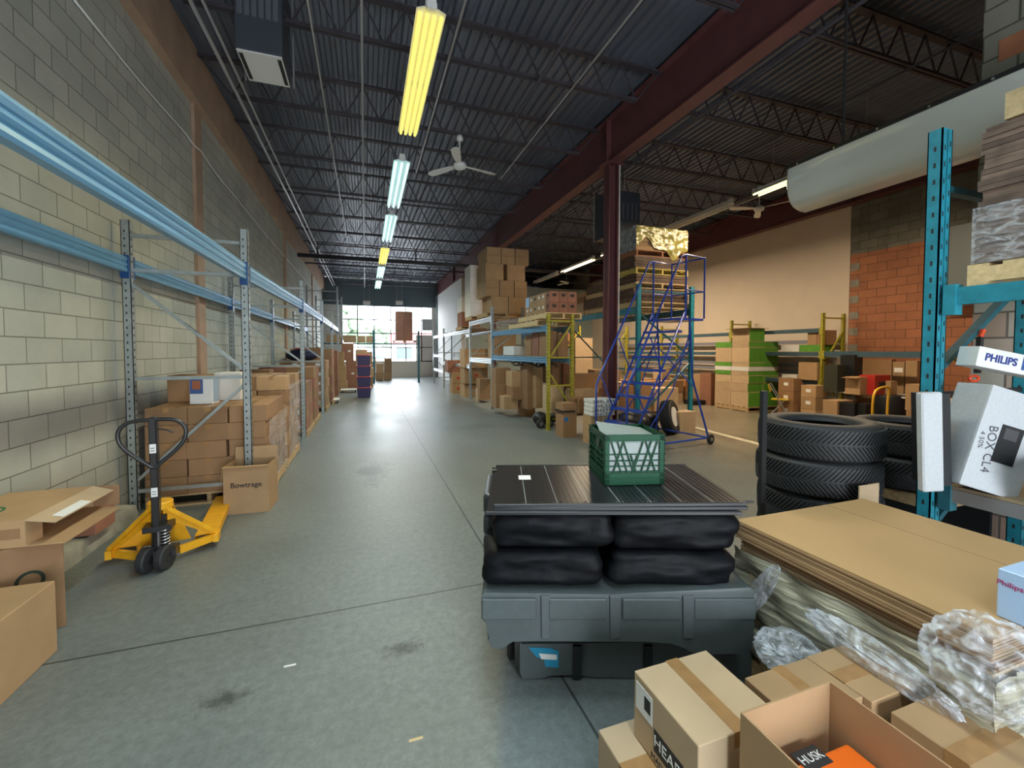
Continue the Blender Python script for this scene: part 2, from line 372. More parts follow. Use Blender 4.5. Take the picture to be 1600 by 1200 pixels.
def stack(x0, y0, z0, nx, ny, nz, bx, by, bz, place, group, m=None, jit=0.006, tape='x', edge='hi', skip=None, mats=None, sticker=None, aisle='aisle', bev=0.004, gap=0.010, missing=(), what='brown carton', row_from='front', ang=0.01):
    """cartons stacked tight from corner x0,y0; only the ones a viewer can see are built. edge: aisle side is the high-x or low-x side."""
    for k in range(nz):
        for j in range(ny):
            for i in range(nx):
                ai = (nx-1-i) if edge == 'hi' else i
                if ai > 0 and j > 0 and k < nz-1: continue
                if (i, j, k) in missing: continue
                if skip and skip(i, j, k): continue
                mm = mats[(i*7+j*3+k*5) % len(mats)] if mats else m
                lab = f'{what} {place}, {TIERW(k, nz)} tier'
                if nx > 1: lab += f', {ORD[ai]} from {aisle}'
                if ny > 1: lab += f', {ORD[j]} row'
                jx, jy = random.uniform(-jit, jit), random.uniform(-jit, jit)
                carton(x0+bx*(i+0.5)+jx, y0+by*(j+0.5)+jy, z0+bz*k, bx-gap, by-gap, bz-0.002, lab, group, mm, rz=random.uniform(-ang, ang) if jit else 0, tape=tape, sticker=sticker, bev=bev)
# ------------------------------------------------------------------ room shell
XL, XR, YB, YF, ZT = -2.4, 11.5, -4.0, 28.0, 6.12
CX = 4.45
struct(MB().box((XL-0.3, YB, -0.2), (XR+0.3, YF+0.3, 0)).build('floor', floormat()))
BLK = blockmat('painted_block', ((0.47, 0.48, 0.42), (0.40, 0.415, 0.37)), mort=(0.20, 0.20, 0.165), msize=0.005, var=0.16)
PEACH = mat('peach_concrete', (0.40, 0.27, 0.19), 0.8, noise=0.12, nscale=2.5, bump=0.1)
struct(MB().box((XL-0.2, YB, 0), (XL, YF, ZT)).build('wall_left', BLK))
struct(MB().box((XL, YB, 5.36), (XL+0.12, YF, 6.1)).build('trim_1', PEACH))
for i, y in enumerate((0.3, 7.75, 15.2, 22.6)):
    struct(MB().box((XL, y-0.14, 0), (XL+0.045, y+0.14, 5.36)).build('trim_2', PEACH))
KERB = mat('rough_kerb_concrete', (0.30, 0.29, 0.24), 0.9, noise=0.3, nscale=6, bump=0.6)
struct(MB().prism([(XL, 0), (XL+0.20, 0), (XL+0.17, 0.13), (XL, 0.15)], YB, 5.3).build('trim_3', KERB))
# roof deck, folded like the real sheet (ribs run along the hall)
b = MB(); bm = b.bm; prof = []; x = XL-0.2
while x < XR+0.2:
    prof += [(x, ZT), (x+0.055, ZT), (x+0.075, ZT+0.045), (x+0.13, ZT+0.045)]; x += 0.15
va = [bm.verts.new((p[0], YB, p[1])) for p in prof]; vb = [bm.verts.new((p[0], YF+0.3, p[1])) for p in prof]
for i in range(len(prof)-1): bm.faces.new((va[i], va[i+1], vb[i+1], vb[i]))
b.box((XL-0.2, YB, ZT+0.06), (XR+0.2, YF+0.3, ZT+0.12))
struct(b.build('ceiling', DECKM))
# far wall with the shop window
UPW = mat('blue_grey_panel', (0.10, 0.14, 0.16), 0.6); OFFW = mat('off_white_paint', (0.60, 0.59, 0.57), 0.7, noise=0.04, nscale=2)
WX0, WX1, WZ1 = -1.37, 4.12, 4.5
struct(MB().box((XL, YF, WZ1), (CX, YF+0.25, ZT)).build('wall_far', UPW))
struct(MB().box((XL, YF, 0), (WX0, YF+0.25, WZ1)).build('wall_far', OFFW))
struct(MB().box((WX1, YF, 0), (CX, YF+0.25, WZ1)).build('wall_far', OFFW))
CREAMW = mat('cream_panel', (0.62, 0.57, 0.48), 0.6)
struct(MB().box((WX0, YF, 0), (3.1, YF+0.2, 1.0)).build('wall_far', CREAMW))
WFR = mat('dark_window_bar', (0.10, 0.11, 0.12), 0.5)
b = MB()
for z in (1.0, 1.9, 2.78, 3.63, WZ1): b.box((WX0, YF+0.02, z-0.03), (WX1, YF+0.1, z+0.03))
for u in (534.6, 558.7, 585, 611, 634, 658.6, 676): x = onY(u, 520, YF).x; b.box((x-0.03, YF+0.02, 1.0), (x+0.03, YF+0.1, WZ1))
w = struct(b.build('window_1', WFR))
struct(MB().box((WX0, YF+0.055, 1.0), (WX1, YF+0.065, WZ1)).build('pane', GLASS, w))
MB().box((onY(659.5, 500, YF).x, YF+0.0, 3.0), (WX1, YF+0.05, 3.75)).build('roller_blind', mat('grey_blind', (0.4, 0.4, 0.4), 0.8), w)
d = struct(MB().box((3.1, YF+0.02, 0), (WX1, YF+0.08, 2.7)).build('door_1', mat('beige_door', (0.55, 0.50, 0.43), 0.5)))
MB().box((3.25, YF-0.02, 1.05), (3.4, YF+0.03, 1.15)).build('door_handle', GALV, d)
# right bay partitions
LOFT = mat('office_wall_paint', (0.30, 0.37, 0.37), 0.6, noise=0.03)
struct(MB().box((CX-0.06, 20.2, 0), (CX+0.1, YF, 5.2)).build('wall_office_side', OFFW))
struct(MB().box((CX+0.1, 20.2, 0), (XR, 20.4, 4.9)).build('wall_office_front', LOFT))
struct(MB().box((6.6, 20.12, 1.2), (7.6, 20.2, 2.0)).build('window_2', mat('dim_glass', (0.12, 0.15, 0.15), 0.2)))
struct(MB().box((CX+0.1, YF, 0), (XR, YF+0.2, ZT)).build('wall_far', UPW))
YS = 7.4
WPAN = mat('cream_drywall', (0.66, 0.56, 0.45), 0.6, noise=0.04, nscale=1.5)
ORB = blockmat('orange_block', ((0.40, 0.155, 0.075), (0.33, 0.13, 0.065)), mort=(0.16, 0.075, 0.045), var=0.22, off=(0.0, 0.02))
GYB = blockmat('bare_grey_block', ((0.21, 0.20, 0.165), (0.15, 0.145, 0.12)), mort=(0.09, 0.085, 0.07), var=0.25, off=(0.0, 0.02))
struct(MB().box((XR, YS, 0), (XR+0.2, YF, ZT)).build('wall_right', WPAN))
struct(MB().box((XR+0.01, YB, 0), (XR+0.2, YS, 4.08)).build('wall_right', ORB))
struct(MB().box((XR+0.01, YB, 4.08), (XR+0.2, YS, ZT)).build('wall_right', GYB))
b = MB()
for k in range(9): b.box((XR, YS-0.22, 0.48+0.4*k), (XR+0.02, YS-0.02, 0.66+0.4*k))
struct(b.build('trim_4', mat('grey_tooth_block', (0.25, 0.23, 0.19), 0.8, noise=0.15, nscale=9)))
# near masonry pier on the right
PX, PY = 4.71, 2.08
PIER = blockmat('pink_white_block', ((0.50, 0.47, 0.42), (0.44, 0.29, 0.22)), mort=(0.17, 0.14, 0.12), var=0.15, off=(0.12, 0.0), msize=0.008)
struct(MB().box((PX, YB, 0), (PX+0.4, PY, 3.0)).build('wall_pier', PIER))
PIER2 = blockmat('grey_pier_block', ((0.28, 0.27, 0.22), (0.24, 0.23, 0.19)), mort=(0.10, 0.095, 0.07), var=0.15, off=(0.12, 0.0), msize=0.008)
struct(MB().box((PX, YB, 3.0), (PX+0.4, PY, ZT)).build('wall_pier', PIER2))
struct(MB().box((PX-0.004, PY-1.4, onX(1562, 97, PX).z), (PX, onX(1561, 80, PX).y, onX(1562, 64, PX).z)).build('trim_5', mat('orange_patch', (0.42, 0.17, 0.085), 0.8, noise=0.15)))
# rear wall behind the viewer with an added opening that lets in sky light
struct(MB().box((XL, YB-0.2, 2.6), (XR, YB, ZT)).build('wall_rear', BLK))
struct(MB().box((XL, YB-0.2, 0), (0.0, YB, 2.6)).build('wall_rear', BLK))
struct(MB().box((3.2, YB-0.2, 0), (XR, YB, 2.6)).build('wall_rear', BLK))
# painted line on the right-hand floor
s_ = MB(); s_.quad((7.09, 9.6, 0.002), (6.93, 9.6, 0.002), (6.58, 4.4, 0.002), (6.74, 4.4, 0.002))
struct(s_.build('floor_marking', mat('worn_line_paint', (0.50, 0.46, 0.34), 0.7, noise=0.25, nscale=9)))

# ------------------------------------------------------------------ roof steel
ANG = 0.05
def joist(x0, x1, y, first, label):
    j = thing('roof_joist', label, 'joist', (0, y, 0), 0, 'open web roof joists')
    if first is None:
        zt, zb = 6.06, 5.52
        MB().box((x0, -0.05, zt-0.03), (x1, 0.05, zt)).build('top_chord', JOI, j)
        b = MB(); b.box((x0+0.45, -0.045, zb), (x1-0.45, -0.01, zb+0.035)); b.box((x0+0.45, 0.01, zb), (x1-0.45, 0.045, zb+0.035)); b.build('bottom_chord', JOI, j)
        b = MB(); n = 11; L = (x1-x0-0.9)/n
        b.bar((x0+0.05, 0, zt-0.04), (x0+0.45, 0, zb+0.02), 0.018, 0.018); b.bar((x1-0.05, 0, zt-0.04), (x1-0.45, 0, zb+0.02), 0.018, 0.018)
        for k in range(n):
            a = x0+0.45+L*k
            b.bar((a, 0, zb+0.02), (a+L/2, 0, zt-0.03), 0.018, 0.018); b.bar((a+L/2, 0, zt-0.03), (a+L, 0, zb+0.02), 0.018, 0.018)
        b.build('web', JOI, j)
        return j
JY = [5.7+1.87*k for k in range(-2, 12)]
jl = joist(XL+0.1, CX-0.02, JY[0], None, 'dark open web joist spanning left hall between block wall and red girder')
jr = joist(CX+0.02, 11.25, JY[0], None, 'dark open web joist spanning the right bay beyond the red girder')
for n_, y in enumerate(JY):
    if n_:
        a_, b_ = dup(jl, (0, y, 0)), dup(jr, (0, y, 0))
    else: a_, b_ = jl, jr
    o_ = ('first', 'second', 'third', 'fourth', 'fifth', 'sixth', 'seventh', 'eighth', 'ninth', 'tenth', 'eleventh', 'twelfth', 'thirteenth', 'last')[n_]
    a_['label'] = f'dark open web joist over the left hall, {o_} from the viewer'; b_['label'] = f'dark open web joist over the right bay, {o_} from the viewer'
def girder(x, y0, y1, z0, z1, label, w=0.24, m=REDS):
    g = thing('steel_girder', label, 'girder', (x, 0, 0))
    MB().box((-0.012, y0, z0+0.02), (0.012, y1, z1-0.02)).build('web_plate', m, g)
    MB().box((-w/2, y0, z0), (w/2, y1, z0+0.022)).build('bottom_flange', m, g)
    MB().box((-w/2, y0, z1-0.022), (w/2, y1, z1)).build('top_flange', m, g)
    for y in (7.14, 14.6, 22.0):
        MB().box((-w/2+0.01, y-0.008, z0+0.02), (w/2-0.01, y+0.008, z1-0.02)).build('stiffener_plate', m, g)
    return g
girder(CX, YB, YF, 5.22, 6.06, 'dark red steel girder running down the hall over the red column')
girder(11.2, YB, 20.0, 5.25, 5.98, 'dark red girder along the top of the cream right wall')
def column(x, y, label, m=REDS, h=5.22, w=0.2):
    c = thing('steel_column', label, 'column', (x, y, 0))
    b = MB(); b.box((-w/2, -w/2, 0), (w/2, -w/2+0.016, h)); b.box((-w/2, w/2-0.016, 0), (w/2, w/2, h)); b.box((-0.007, -w/2, 0), (0.007, w/2, h))
    b.build('shaft', m, c)
    MB().box((-0.16, -0.16, 0), (0.16, 0.16, 0.018)).build('base_plate', m, c)
    MB().box((-0.15, -0.2, h-0.016), (0.15, 0.2, h)).build('cap_plate', m, c)
    return c
column(CX, 7.14, 'red steel column standing between the racks and the blue ladder').rotation_euler = (0, 0, PI/2)
column(CX, 14.9, 'red steel column behind the tall carton stack')
column(CX, 27.4, 'teal steel column at the window end of the hall', m=TEALD)
# conduit on the red column
tag(MB().cyl((CX+0.135, 7.06, 0), (CX+0.135, 7.06, 5.2), 0.012).build('conduit', CABLE), 'thin pale conduit strapped to the red column', 'conduit')
# pipes and conduits that run down the hall
def pipe(pts, r, m, label, name='ceiling_pipe', cat='pipe', group=None):
    return tag(MB().tube(pts, r, 8).build(name, m, smooth=True), label, cat, group)
def alongY(u, v, z, y0, y1, r, m, label, name='ceiling_pipe', cat='pipe'):
    x = FL(u, v, z).x
    return pipe([(x, y0, z), (x, y1, z)], r, m, label, name, cat)
alongY(400, 180, 5.45, YB+0.2, 26.5, 0.018, PIPEM, 'thin metal conduit under the joists closest to the left wall', 'ceiling_conduit', 'conduit')
alongY(422, 250, 5.42, YB+0.2, 26.5, 0.024, PIPEM, 'thicker metal conduit paired beside the thin one along left wall', 'ceiling_conduit', 'conduit')
alongY(567, 200, 5.47, YB+0.2, 27.0, 0.016, PIPEM, 'straight conduit down the middle of the hall ceiling', 'ceiling_conduit', 'conduit')
alongY(510, 180, 5.44, 2.0, 15.8, 0.014, PIPEM, 'thin conduit right of the ceiling heater', 'ceiling_conduit', 'conduit')
alongY(690, 130, 5.47, 1.0, 9.3, 0.020, PIPEM, 'conduit just right of the nearest yellow strip light', 'ceiling_conduit', 'conduit')
alongY(820, 160, 5.46, 1.0, 22.0, 0.022, PIPED, 'dark sprinkler line beyond the white ceiling fan', 'sprinkler_line')
alongY(900, 130, 5.44, 1.0, 9.0, 0.014, PIPEM, 'thin conduit between ceiling fan and red girder', 'ceiling_conduit', 'conduit')
pipe([(5.1, YB+0.5, 5.45), (5.1, 19.8, 5.45)], 0.024, PIPED, 'dark sprinkler line just right of the red girder', 'sprinkler_line')
pipe([(6.9, YB+0.5, 5.46), (6.9, 19.8, 5.46)], 0.018, PIPED, 'dark sprinkler line over the blue ladder', 'sprinkler_line')
pipe([(8.9, YB+0.5, 5.46), (8.9, 19.8, 5.46)], 0.024, PIPED, 'dark sprinkler line in the right bay near the cream wall', 'sprinkler_line')
pipe([(-2.26, 17.0, 5.12), (11.0, 17.0, 5.12)], 0.075, PIPED, 'thick dark sprinkler main crossing the hall below the joists', 'sprinkler_main')
for x in (-1.6, 1.9, 4.9):
    tag(MB().cyl((x, 17, 5.19), (x, 17, 5.6), 0.03).build('pipe_hanger', PIPED), 'short dark riser on the thick sprinkler main, ' + {-1.6: 'near the left wall', 1.9: 'right of the strip lights', 4.9: 'beyond the red girder'}[x], 'hanger', 'risers on the sprinkler main')
pipe([(XL+0.1, 19.4, 5.3), (4.4, 19.4, 5.3)], 0.035, PIPED, 'thinner dark pipe crossing the hall behind the thick main', 'sprinkler_main')
# sagging white cable on the left wall
cp = [onX(114, 0, XL+0.02), onX(290, 210, XL+0.02), onX(312, 235, XL+0.06), onX(360, 300, XL+0.02), onX(455, 413, XL+0.02), onX(500, 463, XL+0.02)]
pp = []
for a, c in zip(cp[:-1], cp[1:]):
    for k in range(6): q = a.lerp(c, k/6); q.z -= 0.03*math.sin(PI*k/6); q.x += 0.01; pp.append(q)
pp.append(cp[-1]); tag(MB().tube(pp, 0.011, 6).build('wall_cable', CABLE, smooth=True), 'white cable strung along the upper left block wall', 'cable')

# ------------------------------------------------------------------ strip lights
def tube_mats(name, col, s):
    m = bpy.data.materials.new(name); m.use_nodes = True; nt = m.node_tree; nt.nodes.clear()
    e = nt.nodes.new('ShaderNodeEmission'); e.inputs[0].default_value = (*col, 1); e.inputs[1].default_value = s
    o = nt.nodes.new('ShaderNodeOutputMaterial'); nt.links.new(e.outputs[0], o.inputs[0]); return m
TY = tube_mats('yellow_tube_glow', (1.0, 0.84, 0.16), 1.25); TC = tube_mats('cool_tube_glow', (0.55, 1.0, 1.0), 1.5)
TW = tube_mats('warm_tube_glow', (1.0, 0.80, 0.50), 2.4); TYW = tube_mats('pale_yellow_tube_glow', (1.0, 0.95, 0.42), 1.8)
TOFF = mat('unlit_tube', (0.7, 0.68, 0.6), 0.3)
def strip(x, y0, y1, z, tm, label, lit, col, n=4, w=0.28, group='strip lights of the hall', power=1.0, body=WHITEP, beamdeg=141):
    L = y1-y0; f = thing('strip_light', label, 'ceiling light', (x, (y0+y1)/2, z), 0, group)
    b = MB(); b.box((-0.055, -L/2, 0.05), (0.055, L/2, 0.11)); b.prism([(-w/2, 0.02), (-0.055, 0.052), (0.055, 0.052), (w/2, 0.02), (w/2, 0.026), (0.055, 0.06), (-0.055, 0.06), (-w/2, 0.026)], -L/2, L/2); b.build('housing', body, f)
    b = MB(); b.box((-0.045, -L/2-0.03, 0.03), (0.045, -L/2+0.02, 0.14)); b.box((-0.045, L/2-0.02, 0.03), (0.045, L/2+0.03, 0.14)); b.build('end_cap', body, f)
    for k in range(n):
        xx = -w*0.36+w*0.72*k/max(n-1, 1)
        b = MB()
        for s0, s1 in ((-L/2+0.03, -0.02), (0.02, L/2-0.03)): b.cyl((xx, s0, 0.0), (xx, s1, 0.0), 0.019, 10)
        b.build('tube', tm, f, smooth=True)
    for yy in (-L/2+0.4, L/2-0.4):
        MB().cyl((0, yy, 0.11), (0, yy, ZT+0.03-z), 0.004, 6).build('hanger_rod', PIPEM, f)
    if lit:
        l = area('strip_lamp', (x, (y0+y1)/2, z-0.03), (0, 0, 0), w*0.9, L, LAMP_W*power, col, spread=math.radians(beamdeg))
        l.parent = f; l.location = (0, 0, -0.03)
    return f
XS = 0.63; CY, CC, CW = (1.0, 0.86, 0.45), (0.78, 0.95, 1.0), (1.0, 0.78, 0.52)
strip(XS, 0.7, 3.1, 4.9, TC, 'cool strip light overhead of the viewer', True, CC, n=3)
strip(XS, -2.8, -0.4, 4.9, TC, 'cool strip light behind the viewer', True, CC, n=3)
strip(XS, 4.18, 6.6, 4.9, TY, 'nearest and largest strip light, glowing strong yellow', True, CY)
strip(XS, 7.58, 10.0, 4.9, TC, 'cool bluish strip light, the one just behind the largest yellow one', True, CC, n=3)
strip(XS, 10.65, 13.15, 4.9, TC, 'cool bluish strip light in front of the small yellow one', True, CC, n=3)
strip(XS, 14.1, 16.6, 4.9, TY, 'small yellow strip light above the thick sprinkler main', True, CY)
strip(XS, 17.3, 19.8, 4.9, TC, 'bluish strip light just past the small yellow one', True, CC, n=3)
strip(XS, 20.8, 23.2, 4.9, TC, 'last bluish strip light of the row, toward the window', True, CC, n=3)
XQ = 7.6; g2 = 'strip lights of the right bay'
strip(XQ, 4.3, 6.75, 4.88, TYW, 'pale yellow strip light beside the white shell', True, CW, 2, 0.2, g2, 3.2, beamdeg=176)
strip(XQ, 7.35, 9.85, 4.88, TOFF, 'unlit strip light hanging behind the wrapped top bundle', False, None, 2, 0.2, g2)
strip(XQ, 10.3, 12.7, 4.88, TW, 'lit warm strip light seen between column and wrapped bundle', True, CW, 2, 0.2, g2, 3.2, beamdeg=176)
strip(XQ, 13.3, 15.8, 4.88, TW, 'lit warm strip light left of the red column', True, CW, 2, 0.2, g2, 3.2, beamdeg=176)
strip(XQ, 16.3, 18.8, 4.88, TOFF, 'unlit strip light in front of the grey office wall', False, None, 2, 0.2, g2)
tag(MB().bar((XQ+0.25, 3.0, 4.95), (XQ+0.25, 19, 4.95), 0.03, 0.04).build('lamp_channel', PIPEM), 'thin metal channel running beside the right bay strip lights', 'channel')

# ------------------------------------------------------------------ ceiling fans
def fan(loc, a0, label, drop=1.3):
    f = thing('ceiling_fan', label, 'ceiling fan', loc, a0, 'white ceiling fans')
    MB().cyl((0, 0, 0.06), (0, 0, drop), 0.012, 8).build('down_rod', WHITEP, f)
    MB().lathe([(0.0, 0.13), (0.05, 0.13), (0.06, 0.05), (0.02, 0.03)], n=16).build('canopy_cup', WHITEP, f, smooth=True, loc=(0, 0, drop-0.15))
    MB().lathe([(0.0, 0.07), (0.06, 0.07), (0.11, 0.035), (0.12, 0.0), (0.10, -0.04), (0.04, -0.065), (0.0, -0.065)], n=20).build('motor_housing', WHITEP, f, smooth=True)
    for k in range(3):
        a = 2*PI*k/3; b = MB()
        R = Matrix.Rotation(a, 4, 'Z') @ Matrix.Rotation(math.radians(12), 4, 'X')
        out = [(0.1, -0.03), (0.22, -0.055), (0.5, -0.075), (0.66, -0.07), (0.71, -0.03), (0.71, 0.03), (0.66, 0.07), (0.5, 0.075), (0.22, 0.055), (0.1, 0.03)]
        b.slab([R @ Vector((p[0], p[1], 0.008-0.03*p[0])) for p in out][::-1], 0.008); b.build('blade', WHITEP, f)
    return f
h = FL(717, 262, 4.98); fan((h.x, 7.57, 4.98), math.radians(251), 'white three-blade ceiling fan over the middle of the aisle', 0.55)
h = FL(1197, 325, 4.98); fan((h.x-0.1, 7.57, 4.98), math.radians(165), 'white ceiling fan under the pale yellow strip light', 0.55)
h = FL(885, 440, 4.98); jy = min(JY, key=lambda q: abs(q-h.y)); fan((h.x*jy/h.y, jy, 4.98), math.radians(100), 'small distant ceiling fan before the grey office wall', 0.55)

# ------------------------------------------------------------------ heaters
HD = mat('heater_casing', (0.055, 0.065, 0.085), 0.5, metal=0.2)
def heater(x0, x1, y0, y1, z0, z1, label, panel=True, m=HD):
    h = thing('unit_heater', label, 'heater', ((x0+x1)/2, (y0+y1)/2, z0)); sx, sy, sz = (x1-x0)/2, (y1-y0)/2, z1-z0
    b = MB(); b.box((-sx, -sy, 0.015), (sx, sy, sz)); b.build('casing', m, h, bevel=0.01)
    b = MB()
    for k in range(6): xx = -sx*0.75+sx*1.5*k/5; b.box((xx-0.03, -sy-0.012, sz*0.38), (xx+0.02, -sy, sz*0.75))
    b.build('louvre', mat('heater_louvre', (0.10, 0.11, 0.13), 0.5), h)
    if panel:
        MB().box((-sx+0.01, -sy+0.01, 0.0), (sx-0.01, sy-0.01, 0.015)).build('bottom_panel', WHITEP, h)
        for s in (-1, 1): MB().box((s*sx*0.82-0.02, -sy+0.05, -0.004), (s*sx*0.82+0.02, sy-0.05, 0.001)).build('slot', INK, h)
    for s in (-1, 1): MB().cyl((s*(sx+0.03), sy, 0.0), (s*(sx+0.03), sy, ZT+0.03-z0), 0.012, 8).build('hanger_pipe', PIPEM, h)
    return h
p0 = FL(366, 74, 5.0); p1 = FL(455, 138, 5.0); p2 = FL(378, 120, 5.0)
heater(p0.x, p1.x, p0.y+0.02, p1.y, 5.0, 6.0, 'dark ceiling heater with pale underside above the left wall')
heater(5.35, 6.15, 8.6, 9.3, 4.35, 5.4, 'dark ceiling heater behind the red column', panel=False)
# loudspeaker-like emergency light on the girder
e = thing('emergency_light', 'small black twin emergency light on the red girder', 'emergency light', (CX-0.28, 15.6, 5.0))
MB().bar((0.13, 0, 0.1), (0.20, 0, 0.26), 0.03, 0.03).build('bracket', BLACKP, e)
MB().box((-0.08, -0.12, 0), (0.08, 0.12, 0.2)).build('battery_case', BLACKP, e)
for s in (-1, 1): MB().cyl((0, s*0.12, 0.24), (-0.12, s*0.16, 0.2), 0.06, 12).build('lamp_head', WHITEP, e)
# lit signs at the window end
for u, lab in ((573, 'small white hanging sign left of centre before the window'), (624, 'small white hanging sign right of centre before the window')):
    q = onY(u, 473, 26.0); sgn = thing('hanging_sign', lab, 'sign', (q.x, 26.0, q.z), 0, 'signs over the window end')
    MB().box((-0.2, -0.03, -0.1), (0.2, 0.03, 0.1)).build('sign_face', WHITEP, sgn)
    for s in (-0.15, 0.15): MB().cyl((s, 0, 0.1), (s, 0, ZT+0.03-q.z), 0.006, 6).build('hanging_rod', PIPEM, sgn)

# ------------------------------------------------------------------ outside the window
struct(MB().box((-40, YF+0.3, -0.25), (50, YF+60, -0.05)).build('ground_outside', mat('pale_asphalt', (0.4, 0.4, 0.4), 0.9)))
LEAF = mat('leaf_green', (0.16, 0.22, 0.14), 0.7, noise=0.3, nscale=3)  # leaf green lightened to carry the glare at the window
def tree(x, y, h, r, label):
    t = thing('tree', label, 'tree', (x, y, -0.05), 0, 'trees outside the window'); rnd = random.Random(int(x*10)+99)
    MB().cyl((0, 0, 0), (0, 0, h*0.6), 0.18, 8, 0.09).build('trunk', mat('bark', (0.1, 0.07, 0.05), 0.9), t)
    b = MB()
    for k in range(46):
        a, e_, q = rnd.uniform(0, 2*PI), rnd.uniform(-0.6, 1.3), r*rnd.uniform(0.3, 0.95)
        p = Vector((q*math.cos(a)*math.cos(e_), q*math.sin(a)*math.cos(e_), h*0.66+q*math.sin(e_)))
        bmesh.ops.create_icosphere(b.bm, subdivisions=2, radius=r*rnd.uniform(0.2, 0.34), matrix=Matrix.Translation(p))
    for v in b.bm.verts: v.co += Vector((rnd.uniform(-1, 1), rnd.uniform(-1, 1), rnd.uniform(-1, 1)))*0.09
    b.build('crown', LEAF, t)
tree(-2.2, 44, 6.2, 2.4, 'leafy green tree outside the left panes of the window')
tree(1.0, 50, 4.6, 1.8, 'lower green tree outside, right of the taller one')
bl = thing('building', 'low building with pink red fascia across the road', 'building', (8, 62, -0.05))
MB().box((-9, 0, 0), (14, 8, 3.4)).build('wall', mat('pale_facade', (0.7, 0.66, 0.62), 0.8), bl)
MB().box((-9.2, -0.15, 2.6), (14.2, 0, 4.3)).build('fascia', mat('red_fascia', (0.60, 0.20, 0.20), 0.6), bl)  # fascia red paled to carry the outdoor glare
for k in range(6): MB().box((-7.5+3.6*k, -0.05, 0.6), (-5.3+3.6*k, 0.01, 2.2)).build('window', mat('dark_pane', (0.08, 0.1, 0.12), 0.2), bl)
# ------------------------------------------------------------------ racking
def post(parent, x, y, h, m, holes=False, w=0.075, d=0.06, name='post'):
    b = MB(); b.box((x-w/2, y-d/2, 0), (x+w/2, y-d/2+0.006, h)); b.box((x-w/2, y-d/2, 0), (x-w/2+0.006, y+d/2, h)); b.box((x+w/2-0.006, y-d/2, 0), (x+w/2, y+d/2, h)); b.box((x-w/2, y+d/2-0.006, 0), (x+w/2, y+d/2, h))
    b.box((x-w/2-0.02, y-d/2-0.02, 0), (x+w/2+0.02, y+d/2+0.02, 0.008))
    if holes:
        nf = len(b.bm.faces); z = 0.12
        while z < h-0.05:
            b.box((x-0.012, y-d/2-0.0015, z), (x+0.0, y-d/2, z+0.022)); b.box((x+w/2, y-0.008, z), (x+w/2+0.0015, y+0.008, z+0.022)); b.box((x-w/2-0.0015, y-0.008, z), (x-w/2, y+0.008, z+0.022)); z += 0.075
        b.bm.faces.ensure_lookup_table()
        for f_ in b.bm.faces[nf:]: f_.material_index = 1
    p = b.build(name, m, parent)
    if holes: p.data.materials.append(INK)
    return p
def frame(xf, xr, y, h, m, label, hz=(0.24, 1.41, 2.52, 2.87), dg=(((1, 2.41), (0, 1.47)), ((0, 1.35), (1, 0.32))), holes=False, group='upright rack frames', w=0.075, bm=None):
    """xf = x of the aisle-side post (0), xr = x of the far post (1)"""
    f = thing('rack_upright', label, 'rack frame', (0, y, 0), 0, group)
    post(f, xf, 0, h, m, holes, w); post(f, xr, 0, h, m, holes, w)
    X = (xf, xr)
    for z in hz: MB().bar((xf, 0, z), (xr, 0, z), 0.035, 0.035).build('horizontal_brace', bm or m, f)
    for (i, za), (j, zb) in dg: MB().bar((X[i], 0, za), (X[j], 0, zb), 0.038, 0.03).build('diagonal_brace', bm or m, f)
    return f
def beam(p, q, h, m, label, group='rack beams', d=0.05, ribs=True, con=None):
    """p, q = centre of top face at both ends"""
    p, q = Vector(p), Vector(q); L = (q-p).length; o = thing('rack_crossbeam', label, 'rack beam', p, math.atan2(q.y-p.y, q.x-p.x)-PI/2, group)
    e = d/2
    if ribs: prof = [(-e, 0), (e, 0), (e+0.006, -h*0.12), (e, -h*0.27), (e-0.008, -h*0.33), (e, -h*0.4), (e+0.006, -h*0.5), (e, -h*0.6), (e-0.008, -h*0.67), (e, -h*0.73), (e+0.006, -h*0.88), (e, -h), (-e, -h), (-e-0.006, -h*0.88), (-e, -h*0.73), (-e+0.008, -h*0.67), (-e, -h*0.6), (-e-0.006, -h*0.5), (-e, -h*0.4), (-e+0.008, -h*0.33), (-e, -h*0.27), (-e-0.006, -h*0.12)]
    else: prof = [(-e, 0), (e, 0), (e, -h), (-e, -h)]
    MB().prism(prof, 0.04, L-0.04).build('channel', m, o)
    for y in (0.035, L-0.035): MB().box((-e-0.012, y-0.03, -h-0.06), (e+0.012, y+0.03, 0.02)).build('end_connector', con or m, o)
    return o
BCON = mat('dark_blue_connector', (0.01, 0.06, 0.20), 0.4)
# left wall run
LF = [(1.85, -1.26), (5.4, -1.24), (8.95, -1.13), (12.5, -1.10), (16.05, -1.10)]; XRR = -2.28
names = ['', 'nearest galvanised rack frame by the left wall, behind the pallet jack', 'second galvanised rack frame along the left wall', 'third galvanised rack frame along the left wall', 'fourth galvanised rack frame along the left wall']
for k in range(1, 5): frame(LF[k][1], XRR, LF[k][0], 3.02, GALV, names[k], holes=(k < 3), group='galvanised rack frames on the left wall')
for k in range(4):
    (ya, xa), (yb, xb) = LF[k], LF[k+1]; nm = ORD[k]
    beam((xa-0.0, ya, 2.64), (xb, yb, 2.64), 0.165, BEAMB, f'blue ribbed rack beam on the aisle side, {nm} bay of the left run', 'blue beams of the left rack', con=BCON)
    beam((XRR, ya, 2.64), (XRR, yb, 2.64), 0.15, BEAMB, f'blue ribbed rack beam against the block wall, {nm} bay of the left run', 'blue beams of the left rack', con=BCON)
for y in (19.6, 23.1):
    frame(-1.1, XRR, y, 4.4, GALV, f'tall galvanised rack frame at the window end, {"nearer" if y < 20 else "farther"} one', hz=(0.3, 1.4, 2.5, 3.4, 4.2), group='tall frames at the window end')
